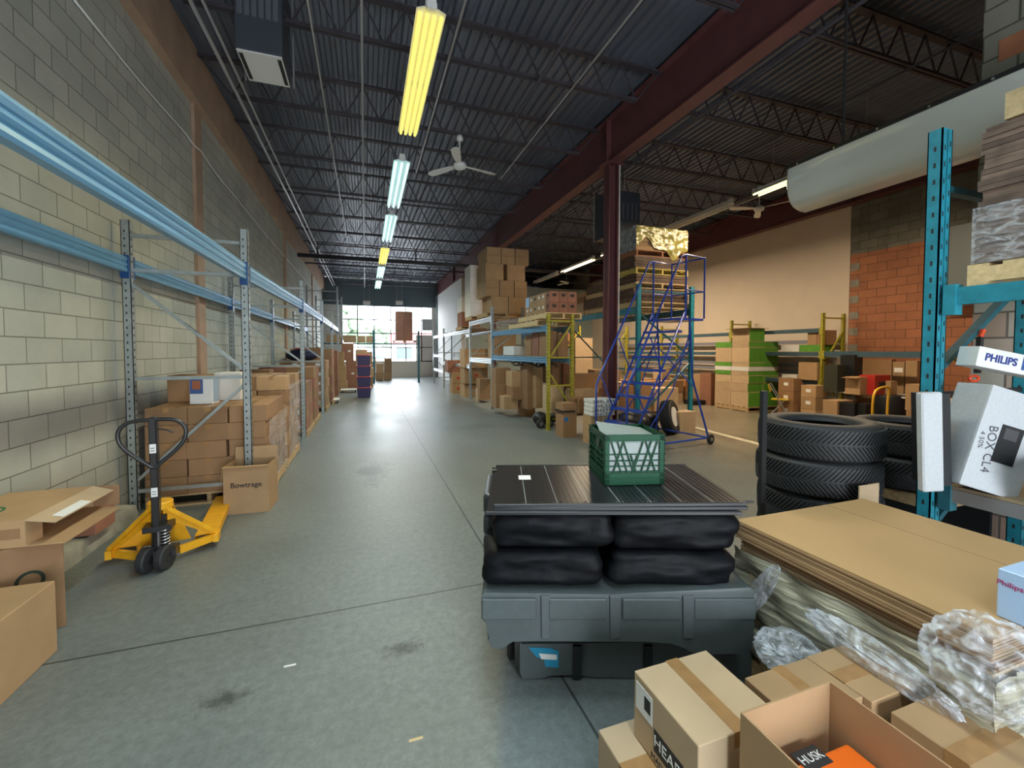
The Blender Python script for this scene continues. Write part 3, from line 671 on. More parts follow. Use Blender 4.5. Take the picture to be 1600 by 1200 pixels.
for x, s in ((-1.1, 'aisle side'), (XRR, 'wall side')): beam((x, 16.05, 2.64), (x, 19.6, 2.64), 0.15, BEAMB, f'blue ribbed rack beam on the {s}, last bay of the left run', 'blue beams of the left rack', con=BCON)

# ------------------------------------------------------------------ goods along the left wall
BR = [CARDD, CARD, CARDD, CARDD]
LG = 'cartons on the left wall pallets'
pallet(-1.66, 6.1, 0, 1.16, 1.16, 'wooden pallet under the nearest carton stack, left wall', 'pallets along the left wall')
stack(-2.24, 5.52, 0.13, 3, 3, 5, 0.385, 0.385, 0.19, 'on nearest left pallet', LG, mats=[CARDD], tape='y', jit=0.012)
pallet(-1.66, 7.45, 0, 1.16, 1.16, 'wooden pallet under the second carton stack, left wall', 'pallets along the left wall')
stack(-2.24, 6.87, 0.13, 3, 3, 6, 0.385, 0.385, 0.20, 'on second left pallet', LG, mats=[CARDD, CARD], tape='y', jit=0.014)
# white plastic film on the light side of both pallet stacks
for (x, y0, y1, z1, lab) in ((-1.062, 5.54, 6.66, 0.90, 'clear stretch film on the aisle side of the nearest left pallet'), (-1.062, 6.9, 8.0, 1.2, 'clear stretch film on the aisle side of the second left pallet')):
    b = MB(); bm = b.bm; n, k = 14, 10; g = [[bm.verts.new((x+random.uniform(-0.006, 0.012), y0+(y1-y0)*i/n, 0.16+(z1-0.16)*j/k)) for i in range(n+1)] for j in range(k+1)]
    for j in range(k):
        for i in range(n): bm.faces.new((g[j][i], g[j][i+1], g[j+1][i+1], g[j+1][i]))
    tag(b.build('stretch_film', WRAP, smooth=True), lab, 'stretch film')
# printed product box and brown box on top of the nearest pallet
c = carton(-1.78, 5.86, 1.083, 0.24, 0.16, 0.32, 'white and blue printed box standing on the nearest carton stack', None, WHITEC, rz=-0.15, name='product_box')
MB().box((-0.115, -0.0815, 0.12), (0.02, -0.08, 0.30)).build('printed_panel', mat('print_blue', (0.06, 0.12, 0.3), 0.4), c)
MB().box((-0.09, -0.083, 0.17), (-0.005, -0.0815, 0.27)).build('picture', mat('print_brown', (0.35, 0.12, 0.06), 0.4), c)
MB().box((0.1205, -0.07, 0.02), (0.122, 0.07, 0.30)).build('side_print', mat('print_pale', (0.3, 0.4, 0.55), 0.4), c)
carton(-2.02, 6.25, 1.083, 0.4, 0.36, 0.32, 'dark brown box behind the white printed box, nearest stack', None, CARDD)
carton(-1.62, 6.32, 1.083, 0.28, 0.4, 0.34, 'pale sided box behind the white printed box, nearest stack', None, WHITEC)
# open box in front of the stack
q = FL(350, 807); bw = 0.42
c = carton(q.x+bw/2, q.y+0.2, 0, bw, 0.36, 0.50, 'open box with printed name beside the right fork of the jack', None, CARD, rz=-0.06, open_=[('+y', 8, 0.13), ('-x', 172, 0.16), ('-y', 100, 0.03)], tape=None)
text('Bowtrage', 0.075, INK, c, (0.0, -0.1825, 0.30), (PI/2, 0, 0), bold=0.001)
# third and later pallets
def FB(u0, u1, vt, vb, Y, dy, label, group=None, m=CARDD, cat='box', name='cardboard_box', sticker=None, tape=None, bev=0):
    """a box whose near face stands at depth Y"""
    a = onY(u0, vb, Y); c_ = onY(u1, vt, Y); z0 = max(a.z, 0.0); z1 = c_.z
    return carton((a.x+c_.x)/2, Y+dy/2, z0, abs(c_.x-a.x), dy, max(z1-z0, 0.02), label, group, m, tape=tape, sticker=sticker, name=name, cat=cat, bev=bev)
pallet(-1.66, 9.75, 0, 1.16, 1.16, 'wooden pallet just beyond the second left rack frame', 'pallets along the left wall')
stack(-2.22, 9.2, 0.13, 2, 2, 4, 0.56, 0.5, 0.235, 'on third left pallet', LG, mats=[CARDD, CARDR], tape=None, sticker='-y', bev=0)
carton(-2.0, 9.45, 1.07, 0.5, 0.4, 0.26, 'brown carton lying on the third left pallet stack, wall side', LG, CARDD, bev=0)
pallet(-1.66, 11.1, 0, 1.16, 1.16, 'wooden pallet fourth along the left wall', 'pallets along the left wall')
stack(-2.22, 10.55, 0.13, 2, 2, 5, 0.56, 0.5, 0.24, 'on fourth left pallet', LG, mats=[CARDR, CARDD], tape=None, bev=0)
pallet(-1.62, 13.4, 0, 1.2, 1.2, 'wooden pallet fifth along the left wall', 'pallets along the left wall')
stack(-2.2, 12.85, 0.13, 2, 2, 5, 0.58, 0.55, 0.26, 'on fifth left pallet', LG, mats=[CARD, CARDD], tape=None, sticker='-y', bev=0)
bag = MB()
for k, (sx, sz, zz) in enumerate(((0.42, 0.16, 0.13), (0.3, 0.1, 0.22))): bmesh.ops.create_uvsphere(bag.bm, u_segments=18, v_segments=10, radius=1.0, matrix=Matrix.Translation((0, 0, zz)) @ Matrix.Diagonal((sx, 0.28, sz, 1)))
bg_ = tag(bag.build('duffel_bag', mat('navy_fabric', (0.015, 0.018, 0.05), 0.8), smooth=True, loc=(-1.68, 13.2, 1.43)), 'dark navy bag lying on the fifth left carton stack', 'bag')
MB().box((-0.16, -0.1, 0.29), (0.16, 0.1, 0.345)).build('red_flap', REDP, bg_)
carton(-1.5, 13.78, 1.43, 0.5, 0.3, 0.36, 'brown carton behind the navy bag', None, CARDD, bev=0)
pallet(-1.55, 14.9, 0, 1.2, 1.2, 'wooden pallet sixth along the left wall', 'pallets along the left wall')
stack(-2.15, 14.35, 0.13, 2, 2, 6, 0.58, 0.55, 0.27, 'on sixth left pallet', LG, mats=[CARDD, CARDR], tape=None, bev=0)
# tall goods near the window end
TG = 'tall cartons at the window end'
ZA = onY(583, 537, 23.0).z+0.062
def FBZ(u0, u1, vt, vb, Y, dy, label, group, m):
    a = onY(u0, vt, 23.0); c_ = onY(u1, vt, 23.0)
    return carton((a.x+c_.x)/2, 23.55, ZA, c_.x-a.x, 1.15, a.z-ZA, label, group, m, bev=0)
FB(508, 521, 548, 625, 17.0, 0.9, 'tall dark brown shelf-like carton beside the fourth left frame', TG, CARDD)
FB(521.3, 527, 548, 625, 17.0, 0.7, 'slim tall dark carton next to the shelf-like one', TG, CARDR)
FB(529, 537, 550, 572, 19.0, 0.6, 'small orange brown carton high beside the tall cartons', TG, CARD)
FB(529, 540, 572, 597, 19.0, 0.6, 'light brown carton under a pale sheet, window end', TG, CARD)
FB(529, 542, 597, 622, 19.0, 0.8, 'low brown carton on the dolly, window end', TG, CARD)
FB(534, 552, 536, 564, 20.2, 0.9, 'upper reddish brown tall carton left of the purple bins', TG, CARDR, sticker='-y')
FB(541, 557, 564, 618, 20.2, 0.9, 'lower reddish brown tall carton left of the purple bins', TG, CARDR, sticker='-y')
FB(556, 572, 546, 612, 20.5, 0.8, 'pale carton on the tall stack behind the purple bins', TG, CARDG)
FB(574, 584, 575, 590, 20.5, 0.6, 'brown carton right of the purple bins, upper', TG, CARD)
FB(574, 583, 590, 612, 20.5, 0.6, 'brown carton right of the purple bins, lower', TG, CARDD)
FB(574, 582, 550, 612, 21.5, 0.6, 'orange brown carton high behind the purple bins', TG, CARD)
FBZ(510, 532, 523, 537, 22.2, 0.9, 'pale carton on the highest shelf, left of the window', TG, CARD)
FBZ(536, 556, 524, 537, 22.6, 0.9, 'orange lit carton on the high shelf before the window', TG, CARD)
FBZ(558, 571, 525, 537, 22.6, 0.9, 'second orange lit carton on the high shelf', TG, CARD)
FBZ(572, 583, 525, 537, 22.6, 0.9, 'third orange lit carton on the high shelf', TG, CARD)
# cross rack in front of the window
za = onY(583, 537, 23.0).z
tag(MB().bar((onY(505, 540, 23).x, 23.0, za), (onY(655, 540, 23).x, 23.0, za), 0.05, 0.12, up=(0, 1, 0)).build('rack_crossbeam', TEALD), 'dark rack beam crossing in front of the window', 'rack beam')
for u, h_, lab in ((584, 2.75, 'dark rack post standing before the middle of the window'), (654, 2.75, 'teal rack post near the right end of the window')):
    f = tag(MB().box((-0.05, -0.04, 0), (0.05, 0.04, h_)).build('rack_post', TEALD, loc=(onY(u, 540, 23).x, 23.0, 0)), lab, 'rack post')
tag(MB().bar((onY(505, 540, 24.1).x, 24.1, za), (onY(655, 540, 24.1).x, 24.1, za), 0.05, 0.12, up=(0, 1, 0)).build('rack_crossbeam', TEALD), 'rear dark rack beam crossing in front of the window', 'rack beam')
pallet((onY(618, 537, 23.5).x+onY(646, 537, 23.5).x)/2, 23.55, za+0.062, 1.15, 1.1, 'wooden pallet high on the beam before the window', 'wooden pallets')
x0_, x1_ = onY(619, 537, 23.1).x, onY(645, 537, 23.1).x; zb_ = za+0.195; hh = (onY(619, 486, 23.1).z-zb_)/2
for i in range(2):
    for k in range(2): carton(x0_+(x1_-x0_)*(i+0.5)/2, 23.55, zb_+hh*k, (x1_-x0_)/2-0.01, 0.9, hh-0.004, f'mauve brown tall carton on the beam before the window, {("lower", "upper")[k]} {("left", "right")[i]}', 'cartons on the window rack', CARDR, bev=0)
# boxes on the floor by the window
for (u0, u1, vt, vb, lab, mm) in ((588, 599, 568, 582, 'orange brown carton on the floor pile by the window, upper left', CARD), (587, 599, 582, 594, 'dark carton on the floor by the window, lower left', CARDD), (601, 612, 560, 582, 'tall brown carton on the floor pile by the window, upper right', CARDD), (600, 612, 582, 594, 'dark carton on the floor by the window, lower right', CARDD)):
    FB(u0, u1, vt, vb, 25.2, 0.6, lab, 'floor pile by the window', mm)
# purple bins
q = FL(569, 622)
def bin_(z, lab):
    t = thing('storage_bin', lab, 'bin', (q.x, q.y+0.25, z), 0, 'purple bins stacked in the aisle')
    b = MB(); w0, w1 = 0.21, 0.235; pr = [(w0, 0), (w1, 0.36)]
    va = [b.bm.verts.new((sx*w0, sy*w0*1.2, 0)) for sx, sy in ((-1, -1), (1, -1), (1, 1), (-1, 1))]; vb = [b.bm.verts.new((sx*w1, sy*w1*1.2, 0.36)) for sx, sy in ((-1, -1), (1, -1), (1, 1), (-1, 1))]
    b.bm.faces.new(va[::-1]); b.bm.faces.new(vb)
    for i in range(4): b.bm.faces.new((va[i], va[(i+1) % 4], vb[(i+1) % 4], vb[i]))
    b.build('tub', BINM, t)
    MB().box((-w1-0.02, -w1*1.2-0.02, 0.355), (w1+0.02, w1*1.2+0.02, 0.385)).build('lid_rim', REDP, t, bevel=0.005)
for k in range(4): bin_(0.387*k, f'purple bin with red rim in the aisle, {TIERW(k, 4)} of the stack')
FB(562, 574, 546, 555, q.y+0.1, 0.4, 'grey brown carton lying on top of the purple bins', None, CARDG)
# low dollies poking into the aisle
for (u, v, s, lab) in ((512, 630, 0.5, 'low wheeled dolly poking out below the third left frame'), (543, 613, 0.6, 'low wheeled dolly near the purple bins')):
    p = FL(u, v); d_ = thing('dolly', lab, 'dolly', (p.x+0.1, p.y, 0))
    MB().box((-0.35, -0.25, 0.1), (0.25, 0.25, 0.135)).build('platform', WHITEC, d_)
    for sx in (-0.28, 0.2):
        for sy in (-0.18, 0.18): MB().cyl((sx-0.015, sy, 0.045), (sx+0.015, sy, 0.045), 0.045, 12).build('wheel', BLACKP, d_)

# ------------------------------------------------------------------ boxes at the lower left corner
fx = -1.67
c = carton(fx-0.36, 2.58, 0, 0.72, 0.98, 0.405, 'closed brown box at lower left, low in front of the others', None, CARD, name='large_box')
MB().box((-0.361, -0.05, 0.4045), (0.361, 0.05, 0.4065)).build('tape', TAPE, c)
MB().box((0.3595, -0.05, 0.27), (0.3615, 0.05, 0.4065)).build('tape', TAPE, c)
MB().box((0.3595, -0.05, 0.0), (0.3615, 0.05, 0.13)).build('tape', TAPE, c)
xr2 = onY(102, 930, 3.33).x; ra = math.radians(32); c = carton(xr2+(-0.19*math.cos(ra)-0.19*math.sin(ra)), 3.33+(-0.19*math.sin(ra)+0.19*math.cos(ra)), 0, 0.38, 0.38, 0.56, 'brown box with round dark logo, under the flat open box', None, CARDD, rz=ra, name='large_box')
b = MB(); b.lathe([(0.062, 0), (0.045, 0), (0.045, 0.0015), (0.062, 0.0015)], n=28, close=True); o = b.build('logo_ring', mat('dark_green_ink', (0.015, 0.03, 0.015), 0.7), c); o.location = (0.05, -0.1905, 0.34); o.rotation_euler = (PI/2, 0, 0)
# wide flat open box
H = 0.56; fb = thing('flat_open_box', 'wide flat brown box with open end flaps, green logo on lid', 'box', (-1.90, 3.22, H+0.003), 0.0)
P = lambda u, v, z: FL(u, v, z)-Vector((-1.85, 3.22, 0))
t = 0.006; x0, x1, y0, y1, hz_ = -0.44, 0.02, 0.0, 0.66, 0.155
b = MB(); b.box((x0, y0, 0), (x1, y1, t)); b.box((x0, y0, hz_-t), (x1, y1, hz_)); b.box((x0, y0, t), (x1, y0+t, hz_-t)); b.box((x0, y1-t, t), (x1, y1, hz_-t)); b.box((x0, y0+t, t), (x0+t, y1-t, hz_-t)); b.build('tray', CARD, fb)
MB().slab([(x1, y0, hz_), (x1+0.13, y0+0.02, hz_-0.035), (x1+0.13, y1-0.02, hz_-0.035), (x1, y1, hz_)], 0.005).build('upper_flap', CARDG, fb)
MB().slab([(x1, y0, t), (x1+0.17, y0+0.02, -0.008), (x1+0.17, y1-0.02, -0.008), (x1, y1, t)], 0.005).build('lower_flap', CARD, fb)
MB().slab([(x1, y1, t), (x1, y1, hz_-t), (x1+0.15, y1+0.01, hz_-t), (x1+0.15, y1+0.01, t)], 0.005).build('side_flap', CARDD, fb)
MB().slab([(x1, y0, hz_-t), (x1, y0, t), (x1+0.01, y0+0.12, t), (x1+0.01, y0+0.12, hz_-t)][::-1], 0.004).build('side_flap', CARD, fb)
MB().box((x0+0.24, y0-0.001, 0.05), (x0+0.44, y0, 0.11)).build('printed_block', CARDD, fb)
MB().slab([(x1+0.07, y0+0.10, hz_-0.0165), (x1+0.125, y0+0.10, hz_-0.0315), (x1+0.125, y0+0.38, hz_-0.0315), (x1+0.07, y0+0.38, hz_-0.0165)], 0.001).build('paper_label', LABEL, fb)
b = MB(); b.lathe([(0.09, 0), (0.075, 0), (0.075, 0.0012), (0.09, 0.0012)], n=28, close=True); o = b.build('logo_ring', INKG, fb); o.location = (-0.30, 0.22, hz_); o.scale = (1, 1.2, 1)
carton(-2.27, 4.62, 0.15, 0.22, 0.3, 0.32, 'small dark brown box on the kerb behind the flat open box', None, CARDR, bev=0.003)

# ------------------------------------------------------------------ pallet jack
jk = thing('pallet_jack', 'yellow pallet jack with black steering handle by the left rack', 'pallet jack', (-1.55, 3.98, 0), math.radians(8))
def fork(x):
    b = MB(); b.prism([(x-0.08, 0.055), (x-0.08, 0.115), (x+0.08, 0.115), (x+0.08, 0.055), (x+0.073, 0.055), (x+0.073, 0.108), (x-0.073, 0.108), (x-0.073, 0.055)], 0.28, 1.38)
    b.prism([(1.38, 0.115), (1.46, 0.09), (1.46, 0.06), (1.38, 0.055)], x-0.08, x+0.08, axis='X'); return b
for s in (-1, 1):
    fk = fork(s*0.27).build('fork', YEL, jk)
    MB().cyl((s*0.27-0.03, 1.25, 0.035), (s*0.27+0.03, 1.25, 0.035), 0.035, 14).build('load_roller', BLACKP, fk)
    b = MB()
    b.slab([(s*0.02, 0.10, 0.46), (s*0.35, 0.27, 0.14), (s*0.35, 0.27, 0.085), (s*0.02, 0.085, 0.37)], 0.012*s)
    b.bar((s*0.05, 0.08, 0.45), (s*0.35, 0.26, 0.125), 0.05, 0.03); b.bar((s*0.35, 0.26, 0.09), (s*0.12, 0.10, 0.085), 0.03, 0.06, up=(0, 0, 1)); b.box((s*0.35-0.02, 0.2, 0.06), (s*0.35+0.02, 0.32, 0.125))
    b.build('side_gusset', YEL, jk)
MB().slab([(-0.17, 0.24, 0.11), (0.17, 0.24, 0.11), (0.07, 0.17, 0.44), (-0.07, 0.17, 0.44)], 0.014).build('bulkhead_plate', YEL, jk)
MB().cyl((0, 0.12, 0.44), (0, 0.12, 0.50), 0.085, 20).build('pump_collar', YEL, jk, bevel=0.006)
b = MB(); b.cyl((0, 0.06, 0.10), (0, 0.09, 0.40), 0.05, 16); b.cyl((0.05, 0.02, 0.14), (0.05, 0.03, 0.34), 0.028, 12); b.box((-0.08, -0.03, 0.30), (0.10, 0.1, 0.345)); b.box((-0.12, -0.02, 0.09), (0.12, 0.12, 0.14)); b.build('hydraulic_pump', BLACK, jk)
sp_ = [(0.05+0.033*math.cos(a), 0.0+0.033*math.sin(a), 0.14+0.17*a/(2*PI*7)) for a in [2*PI*7*k/90 for k in range(91)]]
MB().tube(sp_, 0.005, 6).build('return_spring', CHROME, jk, smooth=True)
for s in (-1, 1):
    b = MB(); b.lathe([(0.03, -0.03), (0.085, -0.03), (0.095, -0.02), (0.095, 0.02), (0.085, 0.03), (0.03, 0.03)], n=26, axis='X', close=True)
    w_ = b.build('steer_wheel', RUB, jk, smooth='auto'); w_.location = (s*0.055, -0.03, 0.095); w_.rotation_euler = (0, 0, math.radians(-22))
    hb = MB(); hb.cyl((-0.033, 0, 0), (0.033, 0, 0), 0.032, 14); hb.build('hub', BLACK, w_)
b = MB(); b.box((-0.012, -0.06, 0.07), (0.012, 0.06, 0.16)); b.build('axle_fork', BLACK, jk)
tl = MB(); tl.bar((0, 0.02, 0.30), (0, 0.0, 1.19), 0.075, 0.05, up=(1, 0, 0)); tl.build('tiller_column', BLACK, jk, bevel=0.008)
hpts = [(0, -0.02, 0.80), (-0.05, -0.02, 0.84), (-0.13, -0.02, 0.915), (-0.185, -0.02, 0.985), (-0.205, -0.02, 1.05), (-0.195, -0.02, 1.11), (-0.15, -0.02, 1.155), (-0.08, -0.02, 1.17), (0, -0.02, 1.17), (0.08, -0.02, 1.17), (0.15, -0.02, 1.155), (0.195, -0.02, 1.11), (0.205, -0.02, 1.05), (0.185, -0.02, 0.985), (0.13, -0.02, 0.915), (0.05, -0.02, 0.84)]
def smoothpts(p, k=3, closed=True):
    p = [Vector(q) for q in p]; out = []; n = len(p)
    for i in range(n if closed else n-1):
        a, b_, c_, d_ = p[(i-1) % n] if closed or i > 0 else p[i], p[i], p[(i+1) % n], p[(i+2) % n] if closed or i+2 < n else p[(i+1) % n]
        for j in range(k):
            t_ = j/k; out.append(0.5*((2*b_)+(c_-a)*t_+(2*a-5*b_+4*c_-d_)*t_*t_+(3*b_-a-3*c_+d_)*t_**3))
    if not closed: out.append(p[-1])
    return out
MB().tube(smoothpts(hpts), 0.015, 10, closed=True).build('handle_loop', BLACK, jk, smooth=True)
MB().tube([(0.03, -0.035, 1.10), (0.09, -0.04, 1.09), (0.13, -0.04, 1.065)], 0.006, 6).build('release_lever', BLACK, jk)
for z in (0.61, 0.95):
    yy_ = 0.02-0.02*(z-0.3)/0.89-0.0378
    ls = MB().box((-0.020, yy_-0.0015, z-0.035), (0.020, yy_+0.001, z+0.035)).build('label_sticker', LABEL, jk)
    for q_ in (-0.015, 0.005): MB().box((-0.014, yy_-0.002, z+q_-0.003), (0.012, yy_-0.0015, z+q_+0.002)).build('label_print', INK, ls)
# ------------------------------------------------------------------ middle racks, right of the aisle
MG = 'frames of the middle rack'
frame(3.68, 4.24, 8.31, 2.48, YELF, 'yellow green rack frame nearest in the middle rack row', hz=(0.95, 1.55, 2.33), dg=(((0, 1.5), (1, 2.3)), ((0, 1.25), (1, 0.45))), holes=True, group=MG)
frame(3.48, 4.42, 11.86, 2.97, GALV, 'pale galvanised frame second in the middle rack row', hz=(0.3, 1.0, 1.6, 2.5), dg=(((1, 2.4), (0, 1.7)), ((0, 1.3), (1, 0.55))), group=MG)
frame(3.45, 4.42, 14.46, 2.6, GALV, 'galvanised frame third in the middle rack row', hz=(0.3, 1.6, 2.5), group=MG)
frame(3.38, 4.42, 19.36, 2.7, GALV, 'galvanised frame fourth in the middle rack row', hz=(0.3, 1.6, 2.5), group=MG)
frame(3.38, 4.3, 22.3, 2.7, GALV, 'galvanised frame last in the middle rack row', hz=(0.3, 1.6, 2.5), group=MG)
MBG = 'beams of the middle rack'
WBEAM = mat('glare_pale_beam', (0.55, 0.60, 0.66), 0.28, metal=0.5)  # pale tone puts the glare on these beams into their colour
for (xa, ya, xb, yb, zt_, h_, m_, lab) in (
    (3.68, 8.31, 3.48, 11.86, 1.56, 0.13, BEAMB, 'blue ribbed lower beam, first bay of the middle rack, aisle side'),
    (4.24, 8.31, 4.42, 11.86, 1.56, 0.13, BEAMB, 'blue lower beam, first bay of the middle rack, rear side'),
    (3.68, 8.31, 3.48, 11.86, 2.24, 0.13, BEAMB, 'blue ribbed upper beam, first bay of the middle rack, aisle side'),
    (4.24, 8.31, 4.42, 11.86, 2.24, 0.13, BEAMB, 'blue upper beam, first bay of the middle rack, rear side'),
    (3.48, 11.86, 3.45, 14.46, 1.46, 0.15, WBEAM, 'pale lower beam, second bay of the middle rack, aisle side'),
    (4.42, 11.86, 4.42, 14.46, 1.46, 0.15, WBEAM, 'pale lower beam, second bay of the middle rack, rear side'),
    (3.48, 11.86, 3.45, 14.46, 2.70, 0.15, WBEAM, 'pale upper beam, second bay of the middle rack, aisle side'),
    (4.42, 11.86, 4.42, 14.46, 2.70, 0.15, WBEAM, 'pale upper beam, second bay of the middle rack, rear side'),
    (3.45, 14.46, 3.38, 19.36, 2.45, 0.13, WBEAM, 'pale upper beam, third bay of the middle rack, aisle side'),
    (4.42, 14.46, 4.42, 19.36, 2.45, 0.13, WBEAM, 'pale upper beam, third bay of the middle rack, rear side'),
    (3.45, 14.46, 3.38, 19.36, 1.2, 0.13, WBEAM, 'pale lower beam, third bay of the middle rack, aisle side'),
    (3.38, 19.36, 3.38, 22.3, 2.45, 0.13, WBEAM, 'pale upper beam, last bay of the middle rack'),
    (3.38, 19.36, 3.38, 22.3, 1.5, 0.13, WBEAM, 'pale middle beam, last bay of the middle rack'),
    (3.38, 19.36, 3.38, 22.3, 0.8, 0.13, WBEAM, 'pale lower beam, last bay of the middle rack')):
    beam((xa, ya, zt_), (xb, yb, zt_), h_, m_, lab, MBG)
DECKB = mat('shelf_board', (0.30, 0.22, 0.13), 0.8, noise=0.15, nscale=5)
for (y0, y1, z, lab) in ((8.5, 11.7, 1.56, 'wooden shelf board on the lower beams, first middle bay'), (14.6, 19.2, 2.45, 'wooden shelf board on the upper beams, third middle bay'), (12.0, 14.3, 1.46, 'wooden shelf board on the lower beams, second middle bay')):
    tag(MB().box((3.5 if y0 > 9 else 3.72, y0, z), (4.42 if y0 > 9 else 4.26, y1, z+0.015)).build('shelf_board', DECKB), lab, 'shelf board')
# tall carton stack
pallet(4.02, 12.75, 2.70, 1.25, 1.1, 'dark pallet under the tall carton stack on the middle rack', 'pallets on the middle rack')
TS = 'cartons of the tall stack on the middle rack'
bh = 0.483
for k in range(4):
    z = 2.835+bh*k; n = 2 if k in (0,) else 3
    xs = {0: [(3.55, 4.08), (4.10, 4.64)], 1: [(3.38, 3.80), (3.82, 4.26), (4.28, 4.68)], 2: [(3.38, 3.93), (4.05, 4.62)], 3: [(3.42, 3.85), (3.87, 4.29), (4.31, 4.74)]}[k]
    for j in range(2):
        for i, (xa, xb) in enumerate(xs):
            if j == 1 and i > 0: continue
            c = carton((xa+xb)/2+0.0, 12.45+0.52*j, z, xb-xa, 0.5, bh-0.004, f'plain carton of the tall rack stack, {TIERW(k, 4)} tier, {ORD[i]} from aisle, {("front", "rear")[j]}', TS, CARD, bev=0.003)
            if j == 0 and k in (1, 3): text('BOWTRAY', 0.07, CARDD, c, (0, -0.2515, bh*0.5), (PI/2, 0, 0))
for k in range(4):
    c = carton(3.62, 14.1, 2.70+0.13+0.42*k, 0.7, 0.8, 0.415, f'carton whitened as if brightly lit, behind the tall stack, {TIERW(k, 4)} tier', 'whitened cartons behind the tall stack', WHITEC, bev=0)  # white colour stands in for bright light on these cartons
pallet(3.72, 14.05, 2.70, 0.9, 0.8, 'pallet under the whitened cartons on the middle rack', 'pallets on the middle rack')
for k in range(2): carton(3.75, 16.0, 2.60+0.55*k, 0.7, 0.8, 0.54, f'dark mauve carton on a pallet far along the middle rack, {("lower", "upper")[k]}', 'mauve cartons on the middle rack', CARDR if k == 0 else WHITEC, bev=0)
pallet(3.85, 16.0, 2.465, 1.0, 1.0, 'pallet far along the middle rack', 'pallets on the middle rack')
# pallet and labelled cartons over the yellow frame
pallet(4.06, 9.2, 2.385, 0.86, 1.7, 'double pale pallet over the yellow rack frame, upper', 'pallets on the middle rack', m=WOODY)
pallet(4.02, 9.6, 2.24, 0.95, 1.9, 'double pale pallet over the yellow rack frame, lower', 'pallets on the middle rack', m=WOODY)
G3 = 'small labelled cartons over the yellow frame'
for k in range(2):
    for j in range(6 if k == 0 else 5):
        for i in range(3):
            if i > 0 and j > 0: continue
            c = carton(3.78+0.215*(i+0.5)-0.02, 8.42+0.245*(j+0.5), 2.517+0.235*k, 0.21, 0.24, 0.232, f'small carton with black label over yellow frame, {("lower", "upper")[k]} tier, {ORD[i]} from aisle, {ORD[j]} row', G3, CARDR if i > 0 or j == 0 else CARD, bev=0.002)
            if j == 0: MB().box((-0.045, -0.1212, 0.12), (0.045, -0.12, 0.18)).build('black_label', INK, c)
            if i == 0: MB().box((-0.1062, -0.04, 0.12), (-0.105, 0.04, 0.18)).build('paper_label', LABEL if j % 3 else INK, c)
for j in (5,): carton(3.86, 8.42+0.245*(j+0.5), 2.752, 0.2, 0.22, 0.23, 'pale blue box at the far end of the small labelled cartons', None, BLUEC, bev=0)
# cardboard bundles on the lower shelf of the first middle bay
for j, (yy, hh_) in enumerate(((8.75, 0.55), (9.2, 0.6), (9.65, 0.5))):
    for i in range(2): carton(3.86+0.27*i, yy, 1.577, 0.25, 0.4, hh_-0.05*i, f'brown carton on the lower blue shelf beside yellow frame, {ORD[j]} row, {("aisle", "far")[i]} side', 'cartons on the lower blue shelf', [CARDD, CARDR, CARDD][j], bev=0)
carton(3.9, 10.9, 1.577, 0.5, 0.9, 0.24, 'white flat box on the lower blue shelf near the pale frame', 'cartons on the lower blue shelf', WHITEC, bev=0)
carton(3.98, 12.5, 1.478, 0.7, 0.6, 0.75, 'orange brown carton with red print on the second middle shelf', 'cartons on the lower blue shelf', CARD, bev=0)
# goods on the floor under the middle rack
UG = 'cartons on the floor under the middle rack'
def apple(c, hy, z): 
    b = MB(); bmesh.ops.create_uvsphere(b.bm, u_segments=10, v_segments=6, radius=0.07, matrix=Matrix.Diagonal((1, 0.02, 0.8, 1))); o = b.build('red_print', INKR, c); o.location = (0, -hy, z)
for k in range(2):
    c = FB(707, 725, (599, 582)[k], (616, 599)[k], 16.6, 0.6, f'carton with red print at the aisle edge, {("lower", "upper")[k]} of two', UG, CARD); apple(c, 0.3, 0.2)
FB(700, 724, 563, 582, 16.8, 0.7, 'dark mauve carton with open flap over the red print cartons', UG, CARDR)
for k in range(3):
    c = FB(726, 762, (600, 575, 545)[k], (622, 600, 575)[k], 15.2-0.1*k, 0.8, f'large orange brown carton with red print behind pale frame, {TIERW(k, 3)} tier', UG, CARD); apple(c, 0.4, 0.3)
FB(747, 752, 607, 640, 13.6, 0.35, 'small brown carton standing inside the second middle bay', UG, CARDG)
FB(750, 766, 592, 625, 13.4, 0.5, 'brown carton with raised flap in the second middle bay', UG, CARDD)
FB(775, 798, 575, 600, 10.9, 0.45, 'brown carton leaning upright behind the pale frame, upper', UG, CARDD)
FB(775, 798, 600, 638, 10.8, 0.45, 'brown carton leaning upright behind the pale frame, lower', UG, CARDD)
FB(788, 808, 619, 640, 10.2, 0.4, 'small closed carton on the floor before the open one', UG, CARD)
q = FL(817, 650); c = carton(q.x+0.17, q.y+0.2, 0, 0.36, 0.38, 0.52, 'open carton with spread flaps at the edge of the aisle', UG, CARD, open_=[('-x', 125, 0.2), ('+y', 75, 0.2), ('+x', 100, 0.12)], bev=0)
FB(800, 822, 580, 604, 10.2, 0.5, 'carton with raised pale flap behind the open aisle carton', UG, CARD)
FB(801, 823, 604, 625, 10.1, 0.5, 'brown carton below the pale flap carton', UG, CARDD)
FB(824, 836, 570, 640, 9.7, 0.5, 'tall narrow brown carton left of the yellow frame', UG, CARDD)
FB(837, 848, 572, 638, 9.5, 0.5, 'second tall narrow carton left of the yellow frame', UG, CARD)
FB(862, 880, 566, 600, 9.4, 0.6, 'brown carton behind the yellow frame, upper left', UG, CARDD)
FB(880, 892, 568, 610, 9.3, 0.6, 'brown carton behind the yellow frame, upper right', UG, CARDR)
FB(861, 881, 602, 645, 8.9, 0.5, 'light carton standing low behind the yellow frame', UG, CARDG)
